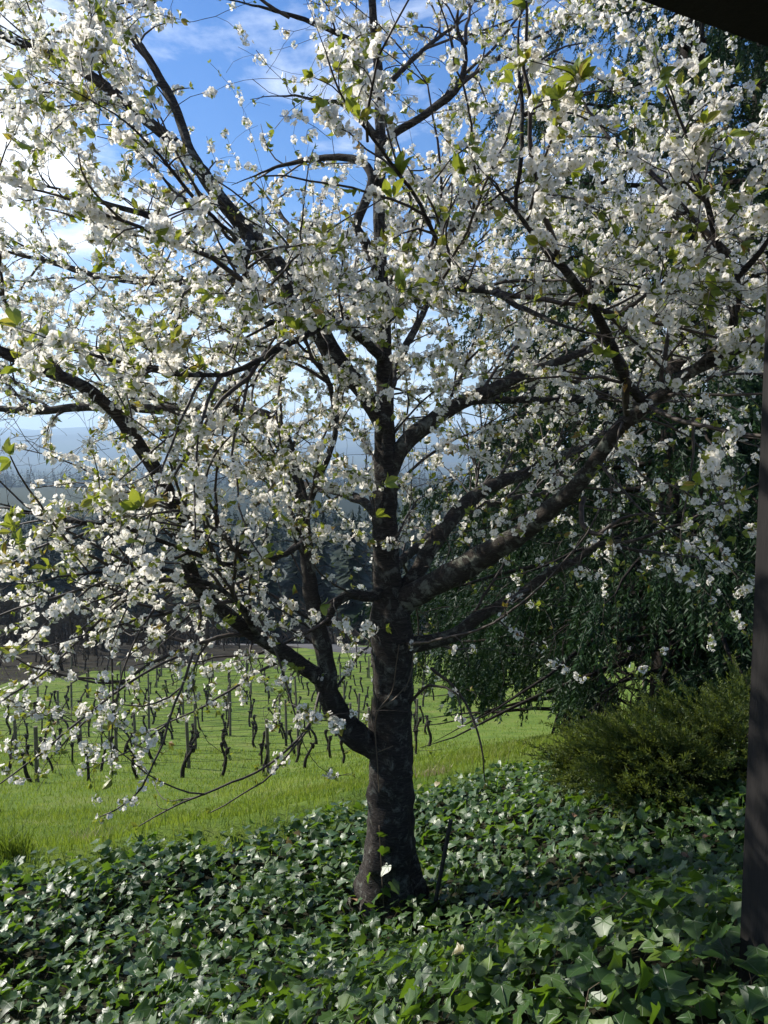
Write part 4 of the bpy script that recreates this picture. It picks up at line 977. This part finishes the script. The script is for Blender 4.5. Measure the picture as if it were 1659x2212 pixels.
def spruce(label, base, H, Rb, nb, h0, seed, per=20, sz=1.0, clip=None, BL=None):
    gs = np.random.default_rng(seed)
    root = thing('spruce_tree', label, 'tree', tuple(base))
    hz = np.linspace(-0.3, H, 40); tb = Tubes()
    wx = np.cumsum(gs.normal(0, 0.01, 40)); tb.add(np.stack((wx, -wx*0.5, hz), -1), np.maximum(0.02, 0.02*H*(1-hz/H)**0.9 + 0.01), 12, rough=0.08, seed=seed)
    obj('trunk', tb.mesh('trunk', M['cbark']), root)
    bt = Tubes(); pos = []; dirs = []; sc = []
    for k in range(nb):
        f = (k+gs.uniform(0, 1))/nb; h = h0 + (H-h0)*f**1.15
        a = k*2.399 + gs.normal(0, 0.3); Lb = Rb*(1-h/H)**0.85*gs.uniform(0.75, 1.12) + 0.25
        dv = np.array((math.cos(a), math.sin(a), 0))
        s = np.linspace(0, 1, 10)
        zz = h + Lb*(-0.10*s - 0.42*s**2 + 0.26*s**3)*(1.2 - 0.8*h/H) + 0.25*(h/H)*Lb*s
        pts = dv[None]*(s*Lb)[:, None]; pts[:, 2] = zz; pts += np.cumsum(gs.normal(0, 0.008, (10, 3)), 0)*Lb
        if proj(pts[4] + np.array(base))[1][0] > -700:
            bt = Tubes(); bt.add(pts, np.linspace(0.012+0.010*Lb, 0.004, 10), 5); obj('bough', bt.mesh('bough', M['cbark']), root)
        m_ = int(per*max(Lb, 0.5))
        ss = gs.uniform(0.16, 1.0, m_)**0.75
        q = np.stack([np.interp(ss, s, pts[:, i]) for i in range(3)], -1)
        side = np.array((-dv[1], dv[0], 0)); off = gs.uniform(-1, 1, m_)*0.28*Lb*(1.05-ss)**0.6
        q = q + side[None]*off[:, None]; q[:, 2] -= np.abs(off)*0.35
        pos.append(q)
        hang = np.tile(np.array((0, 0, 1.0)), (m_, 1)) - dv[None]*(0.30 + 0.5*ss[:, None]*(h/H)) - side[None]*(off/Lb)[:, None]*0.8 + gs.normal(0, 0.18, (m_, 3))
        dirs.append(hang); sc.append(gs.uniform(0.22, 0.55, m_)*sz*(1.1-0.4*h/H))
    if BL is BLF:      # long bare lower boughs with dead twigs
        for rows in ([(1480, 1300, 9.5, 26), (1560, 1340, 9.0, 24), (1420, 1374, 8.6, 20), (1330, 1384, 8.3, 14), (1270, 1384, 8.1, 7)], [(1480, 1240, 9.5, 24), (1400, 1275, 8.9, 18), (1300, 1310, 8.4, 12), (1230, 1345, 8.1, 6)], [(1480, 1400, 9.5, 20), (1440, 1440, 8.8, 16), (1350, 1470, 8.3, 10), (1300, 1500, 8.0, 5)]):
            a = limb(rows, 0.12); a[:, :3] -= np.array(base); bt = Tubes(); bt.add(a[:, :3], a[:, 3], 6, rough=0.08, seed=1)
            for q in range(26):
                i0 = int(gs.integers(len(a)//4, len(a))); p = a[min(i0, len(a)-1), :3]; e = p + np.array((gs.normal(-0.25, 0.3), gs.normal(0, 0.3), -gs.uniform(0.2, 0.9)))
                bt.add([p, (p+e)/2 + gs.normal(0, 0.05, 3) + np.array((-0.05, 0, 0.05)), e], [0.007, 0.005, 0.003], 4)
            obj('bough', bt.mesh('bough', M['cbark']), root)
    pos = np.concatenate(pos); dirs = np.concatenate(dirs); sc = np.concatenate(sc)
    dxs, dys, _ = proj(pos + np.array(base)); k_ = (dxs > 700) & (dxs < 1980) & (dys > -260); pos, dirs, sc = pos[k_], dirs[k_], sc[k_]
    if clip is not None: k_ = clip(pos + np.array(base)); pos, dirs, sc = pos[k_], dirs[k_], sc[k_]
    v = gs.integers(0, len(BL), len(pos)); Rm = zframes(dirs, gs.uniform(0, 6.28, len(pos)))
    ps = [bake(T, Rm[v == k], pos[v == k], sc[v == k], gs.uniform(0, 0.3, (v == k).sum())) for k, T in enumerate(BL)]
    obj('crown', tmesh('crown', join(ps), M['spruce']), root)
def gap(p):   # boughs end in a ragged fringe above the lawn, with a light window under them
    dx_, dy_, f_ = proj(p); win = (((dx_-1375)/100)**2 + ((dy_-1395)/90)**2 < 1) & (np.abs(dy_-1378) > 10)
    fr = 1440 + 75*vnoise(dx_, dx_*0, 0.035, 71) + 35*vnoise(dx_, dx_*0, 0.012, 72) + 60*smooth01((dx_-1150)/200)
    return ~win & (dy_ < fr) & (dy_ < 1700)
spruce('tall dark spruce with long hanging boughs reaching the ivy edge behind cherry', (3.9, 9.6, float(ground(3.9, 9.6))), 15.0, 4.0, 150, 0.7, 5, 30, 1.3, gap, BLF)
spruce('dark spruce farther down the slope filling the gap behind the cherry limbs', (4.2, 16.0, float(ground(4.2, 16.0))), 12.5, 3.9, 110, 0.6, 12, 27, 1.7, gap, BLC)
spruce('broad dark spruce standing just behind the hanging bough spruce', (6.6, 13.5, float(ground(6.6, 13.5))), 17.0, 4.4, 110, 1.8, 6, 18, 1.6, gap, BLC)
spruce('slim dark spruce rising beyond the juniper and porch post', (6.2, 8.4, float(ground(6.2, 8.4))), 13.0, 3.2, 100, 1.0, 8, 40, 1.2, gap, BLC)

# ------------------------------------------------------------------ vineyard
def vine_mesh(g, parts):
    H = g.uniform(0.62, 0.80); lean = g.normal(0, 0.16, 2)
    k = 9; z = np.linspace(-0.04, H, k); s_ = z/H
    bx = lean[0]*s_ + 0.06*np.sin(s_*g.uniform(2, 5) + g.uniform(0, 6)); by = lean[1]*s_*0.5 + 0.04*np.sin(s_*4 + g.uniform(0, 6))
    tb = Tubes(); pts = np.stack((bx-bx[0], by-by[0], z), -1); tb.add(pts, 0.042*(1-0.25*s_)*g.uniform(0.85, 1.2), 7, rough=0.16, seed=int(g.integers(1e6)))
    hb = Tubes(); top = pts[-1]
    hb.add(np.array([top + np.array((0, 0, -0.08)), top + np.array((0, 0, 0.0)), top + np.array((0.01, 0, 0.07))]), [0.045, 0.062, 0.035], 8, rough=0.2, seed=3)
    for q in range(3):
        d = np.array((g.choice([-1, 1])*g.uniform(0.2, 1), g.normal(0, 0.2), g.uniform(0.1, 0.7))); d = d/np.linalg.norm(d)*g.uniform(0.06, 0.15)
        hb.add(np.array([top, top + d*0.6 + np.array((0, 0, 0.03)), top + d]), [0.03, 0.02, 0.012], 6, rough=0.15, seed=q)
    return tb.mesh('trunk', M['vinebark']), hb.mesh('head', M['vinebark'])
VM = [vine_mesh(g, True) for k in range(10)]
import bmesh
def post_mesh(h):
    bm = bmesh.new(); bmesh.ops.create_cone(bm, cap_ends=True, segments=9, radius1=0.052, radius2=0.046, depth=h + 0.3)
    for v in bm.verts: v.co.z += (h - 0.3)/2
    me = bpy.data.meshes.new('vineyard_post'); bm.to_mesh(me); bm.free(); me.materials.append(M['post']); return me
PM_ = [post_mesh(1.55), post_mesh(1.45)]
rowdir = norm(np.array([0.925, 0.380])); rown = np.array([-rowdir[1], rowdir[0]])
nrow = 0; nv = 0; npst = 0
ORD = ['first', 'second', 'third', 'fourth', 'fifth', 'sixth', 'seventh', 'eighth', 'ninth', 'tenth', 'eleventh', 'twelfth', 'thirteenth', 'fourteenth', 'fifteenth', 'sixteenth']
for r_ in range(16):
    RW = ORD[r_] + ' vine row beyond the meadow'
    org = np.array((-3.2, 18.9)) + rown*(r_*2.0)
    pts_w = []; spn = 15 + r_*1.1
    for j in range(int(-spn/1.1), int(spn/1.1)+1):
        p = org + rowdir*(j*1.1 + (r_*0.37) % 1.1) + rng.normal(0, 0.05, 2)
        z = float(ground(p[0], p[1])); dx_, dy_, f_ = proj(np.array((p[0], p[1], z)))
        inv = -60 < dx_[0] < 940 and p[0] < 1.6 + 0.25*(p[1]-20) and not (dx_[0] < 380 - (r_-12)*90 and r_ > 12)
        if inv and abs(j) < 400: pts_w.append((p[0], p[1], z))
        if not inv or dx_[0] < -10: continue
        if (j + 2*r_) % 5 == 0:
            o = tag(obj('vineyard_post', PM_[(j+r_) % 2]), 'weathered wooden trellis post standing in the ' + RW, 'post', 'wooden trellis posts in the vineyard'); npst += 1
            o.location = (p[0]+0.12, p[1], z); o.rotation_euler = (rng.normal(0, 0.025), rng.normal(0, 0.025), rng.uniform(0, 6)); sc_ = rng.uniform(0.92, 1.06); o.scale = (1, 1, sc_)
        tm, hm = VM[int(rng.integers(0, len(VM)))]
        v = thing('grapevine', 'leafless gnarled dark grapevine in the ' + RW, 'grapevine', (p[0], p[1], z), 'bare grapevines in rows'); nv += 1
        v.rotation_euler = (0, 0, math.atan2(rowdir[1], rowdir[0]) + rng.choice([0, math.pi])); sc_ = rng.uniform(0.85, 1.12); v.scale = (sc_,)*3
        obj('trunk', tm, v); obj('head', hm, v)
    if len(pts_w) > 3:
        a = np.array(pts_w); tr = thing('trellis_wires', 'thin trellis wires and hose strung along the ' + RW, 'wires', (0, 0, 0), 'trellis wires along the vine rows')
        for hh, mt, rd in ((0.42, 'hose', 0.0055), (0.78, 'wire', 0.0028), (1.10, 'wire', 0.0028), (1.38, 'wire', 0.0028)):
            b = a + np.array((0.10, 0, hh)); b[:, 2] += rng.normal(0, 0.012, len(b))
            tb = Tubes(); tb.add(b, np.full(len(b), rd*(1 + r_*0.06)), 4, cap=False)
            obj('hose' if mt == 'hose' else 'wire', tb.mesh('wire', M[mt]), tr)
print('vines', nv, 'posts', npst)

# a few posts and a white picket fence on the slope under the spruces
for (dx_, dy0, Y_, h_, r_, lab, mt) in ((1362, 1356, 50, 1.9, 0.05, 'pale slanting fence post on the slope beyond the spruce boughs', 'white'), (1392, 1440, 42, 3.2, 0.09, 'tall grey pole standing on the grass beyond the spruce boughs', 'post'), (1302, 1470, 34, 1.5, 0.05, 'short weathered fence post below the drooping spruce', 'post')):
    p = gp(dx_, dy0, Y_); tb = Tubes(); a = np.linspace(0, 1, 6)[:, None]; tp_ = np.array((0.18 if mt == 'white' else 0.02, 0, h_))
    tb.add(np.array(p) + np.array((0, 0, -0.2)) + a*tp_, np.full(6, r_), 8); tag(obj('fence_post', tb.mesh('fence_post', M[mt])), lab, 'post')
pf = gp(1520, 1335, 52); fence = thing('picket_fence', 'white picket fence half hidden behind the dark spruces', 'fence', pf)
for k in range(8): box('picket', M['white'], fence, (k*0.30 - 1.05, 0.0, 0.75), (0.09, 0.03, 1.5), 0, 0.006)
for zz in (0.45, 1.15): box('rail', M['white'], fence, (0, 0.037, zz), (2.5, 0.04, 0.09), 0, 0.005)

# ------------------------------------------------------------------ valley woods
def fir_tpl(g, H, Rb, nl, wd=0.22):
    V = [(-.012*H, 0, 0), (.012*H, 0, 0), (0, 0, H*0.5), (0, -.012*H, 0), (0, .012*H, 0), (0, 0, H*.5)]; Fa = [(0, 1, 2), (3, 4, 5)]; r = [0]*6
    for k in range(nl):
        f = (k+g.uniform())/nl; h = H*(0.06 + 0.93*f); Lb = Rb*(1-f)**0.8*g.uniform(0.6, 1.15) + 0.04*Rb
        a = g.uniform(0, 6.283); d = np.array((math.cos(a), math.sin(a), 0)); s_ = np.array((-d[1], d[0], 0))
        c = np.array((0, 0, h)); o = len(V)
        V += [c + np.array((0, 0, 0.02*H)), c + d*Lb*0.6 + s_*Lb*wd + np.array((0, 0, -0.02*H)), c + d*Lb*0.6 - s_*Lb*wd + np.array((0, 0, -0.02*H)), c + d*Lb + np.array((0, 0, -0.05*H*g.uniform(0.3, 1)))]
        Fa += [(o, o+1, o+2), (o+1, o+3, o+2)]; q = g.uniform(0, 0.9); r += [q*0.5, q, q, q]
    return tpl(V, Fa, 0, r=r)
def bare_tpl(g, H, spread, top=5):
    V = []; Fa = []; r = []
    def seg(a, b, w0, w1, q):
        d = norm(b-a); s_ = np.cross(d, (0.4, 0.9, 0.1)); s_ = s_/np.linalg.norm(s_); t_ = np.cross(d, s_)
        for e in (s_, t_):
            o = len(V); V.extend([a-e*w0, a+e*w0, b+e*w1, b-e*w1]); Fa.extend([(o, o+1, o+2), (o, o+2, o+3)]); r.extend([q]*4)
    def rec(a, d, L_, w, lv):
        b = a + d*L_; seg(a, b, w, w*0.6, min(0.9, 0.2*lv))
        if lv >= top: return
        for k in range(3):
            rec(a + (b-a)*g.uniform(0.45, 1.0), norm(d + g.normal(0, spread, 3) + np.array((0, 0, 0.15))), L_*g.uniform(0.5, 0.8), w*0.55, lv+1)
    rec(np.zeros(3), np.array((0, 0, 1.0)), H*0.30, 0.02*H, 0)
    return tpl(V, Fa, 0, r=r)
FT = [fir_tpl(g, 1.0, g.uniform(0.19, 0.28), 200, 0.34) for k in range(5)]; FM = [tmesh('conifer', T, M['fir']) for T in FT]
BT = [bare_tpl(g, 1.0, 0.5) for k in range(5)]; BMs = [tmesh('bare_tree', T, M['bare']) for T in BT]
def dupe(me, name, lab, cat, grp, x, y, h):
    o = tag(obj(name, me), lab, cat, grp); o.location = (x, y, float(ground(x, y)) - 0.2); o.scale = (h*rng.uniform(0.9, 1.15),)*2 + (h,); o.rotation_euler = (0, 0, rng.uniform(0, 6.28)); return o
# leafless brush and trees along the lower edge of the vineyard
for k in range(95):
    y = rng.uniform(53, 92); x = rng.uniform(-0.62, -0.10)*y if k < 80 else rng.uniform(-0.1, 0.35)*y
    if y < 53 + np.clip((x+16)*0.9, -6, 18): y += 14
    if np.min(np.hypot(rp[:, 0]-x, rp[:, 1]-y)) < 3.5: continue
    hh = rng.uniform(4.0, 9.5); tall = hh > 7.2
    dupe(BMs[k % 5], 'bare_tree', 'tall leafless grey brown tree standing above the scrub past the vineyard' if tall else 'low leafless brown scrub tree at the lower edge of the vineyard', 'tree', 'tall leafless trees past the vineyard' if tall else 'low leafless scrub past the vineyard', x, y, hh)
for k in range(70):
    y = rng.uniform(85, 190); x = rng.uniform(-0.62, 0.55)*y
    dupe(FM[k % 5], 'conifer', ('slim ' if k % 5 < 2 else 'broad ') + 'dark conifer ' + ('in the front rank just past the brush' if y < 115 else 'standing deeper in the hollow wood'), 'tree', 'conifers in the hollow', x, y, rng.uniform(14, 23)*(0.85 if y < 110 else 1.0))
BS = [bare_tpl(g, 1.0, 0.7, 3) for k in range(6)]
n_b = 420; by = rng.uniform(48, 96, n_b); bx = rng.uniform(-0.64, -0.02, n_b)*by
k_ = (by > 51 + np.clip((bx+16)*0.9, -6, 18)) & (np.min(np.hypot(rp[:, 0][None]-bx[:, None], rp[:, 1][None]-by[:, None]), axis=1) > 2.5)
bx, by = bx[k_], by[k_]; bp = np.stack((bx, by, ground(bx, by) - 0.1), -1); a = rng.uniform(0, 6.28, len(bx)); v = rng.integers(0, 6, len(bx))
Rm = zframes(np.tile((0.0, 0.0, 1.0), (len(bx), 1)) + rng.normal(0, 0.15, (len(bx), 3)), a)
tag(obj('brush', tmesh('brush', join([bake(T, Rm[v == k], bp[v == k], rng.uniform(2.0, 4.2, (v == k).sum()), rng.uniform(0, 0.1, (v == k).sum())) for k, T in enumerate(BS)]), M['bare']), None, kind='stuff'), 'tangle of low leafless brown brush beyond the vine rows', 'brush')
# far woods, one mass each
def wood(name, label, n, xr, yr, hr, mix_bare=0.0):
    parts = []
    y = rng.uniform(yr[0], yr[1], n); x = rng.uniform(xr[0], xr[1], n)*y; z = ground(x, y) - 0.5; hh = rng.uniform(hr[0], hr[1], n)
    a = rng.uniform(0, 6.28, n); Rm = np.stack((np.stack((np.cos(a), -np.sin(a), 0*a), -1), np.stack((np.sin(a), np.cos(a), 0*a), -1), np.tile((0, 0, 1.0), (n, 1))), 1)
    v = rng.integers(0, len(FS), n)
    for k, T in enumerate(FS): parts.append(bake(T, Rm[v == k], np.stack((x, y, z), -1)[v == k], hh[v == k], rng.uniform(0, 0.3, (v == k).sum())))
    tag(obj(name, tmesh(name, join(parts), M['fir']), None, kind='stuff'), label, 'wood')
FS = [fir_tpl(g, 1.0, g.uniform(0.18, 0.30), 26, 0.45) for k in range(4)]
wood('hollow_wood', 'dense dark conifer wood filling the hollow below the vineyard', 1500, (-0.66, 0.62), (150, 420), (15, 27))
wood('ridge_wood', 'long dark line of conifers at the far edge of the fields', 1000, (-0.66, 0.62), (1080, 1250), (17, 34))
wood('valley_wood', 'hazy scattered conifer woods on the far valley floor', 700, (-0.7, 0.7), (1700, 3300), (18, 32))

# ------------------------------------------------------------------ haze over the valley
hb = bpy.data.meshes.new('haze'); bm = bmesh.new(); bmesh.ops.create_cube(bm, size=1.0)
zlo, zhi = -260.0, 620.0
for v in bm.verts: v.co = Vector((v.co.x*20000, (v.co.y+0.5)*14600 - 400, zlo + (v.co.z+0.5)*(zhi-zlo)))
bm.to_mesh(hb); bm.free()
m = bpy.data.materials.new('valley_haze'); m.use_nodes = True; nt = m.node_tree; nt.nodes.clear()
pv = N(nt, 'ShaderNodeVolumePrincipled'); pv.inputs['Color'].default_value = (0.55, 0.76, 1.0, 1); pv.inputs['Density'].default_value = 0.00017; pv.inputs['Anisotropy'].default_value = 0.2
oo = N(nt, 'ShaderNodeOutputMaterial'); L(nt, pv.outputs[0], oo.inputs['Volume']); hb.materials.append(m)
obj('haze', hb, None, kind='stuff')
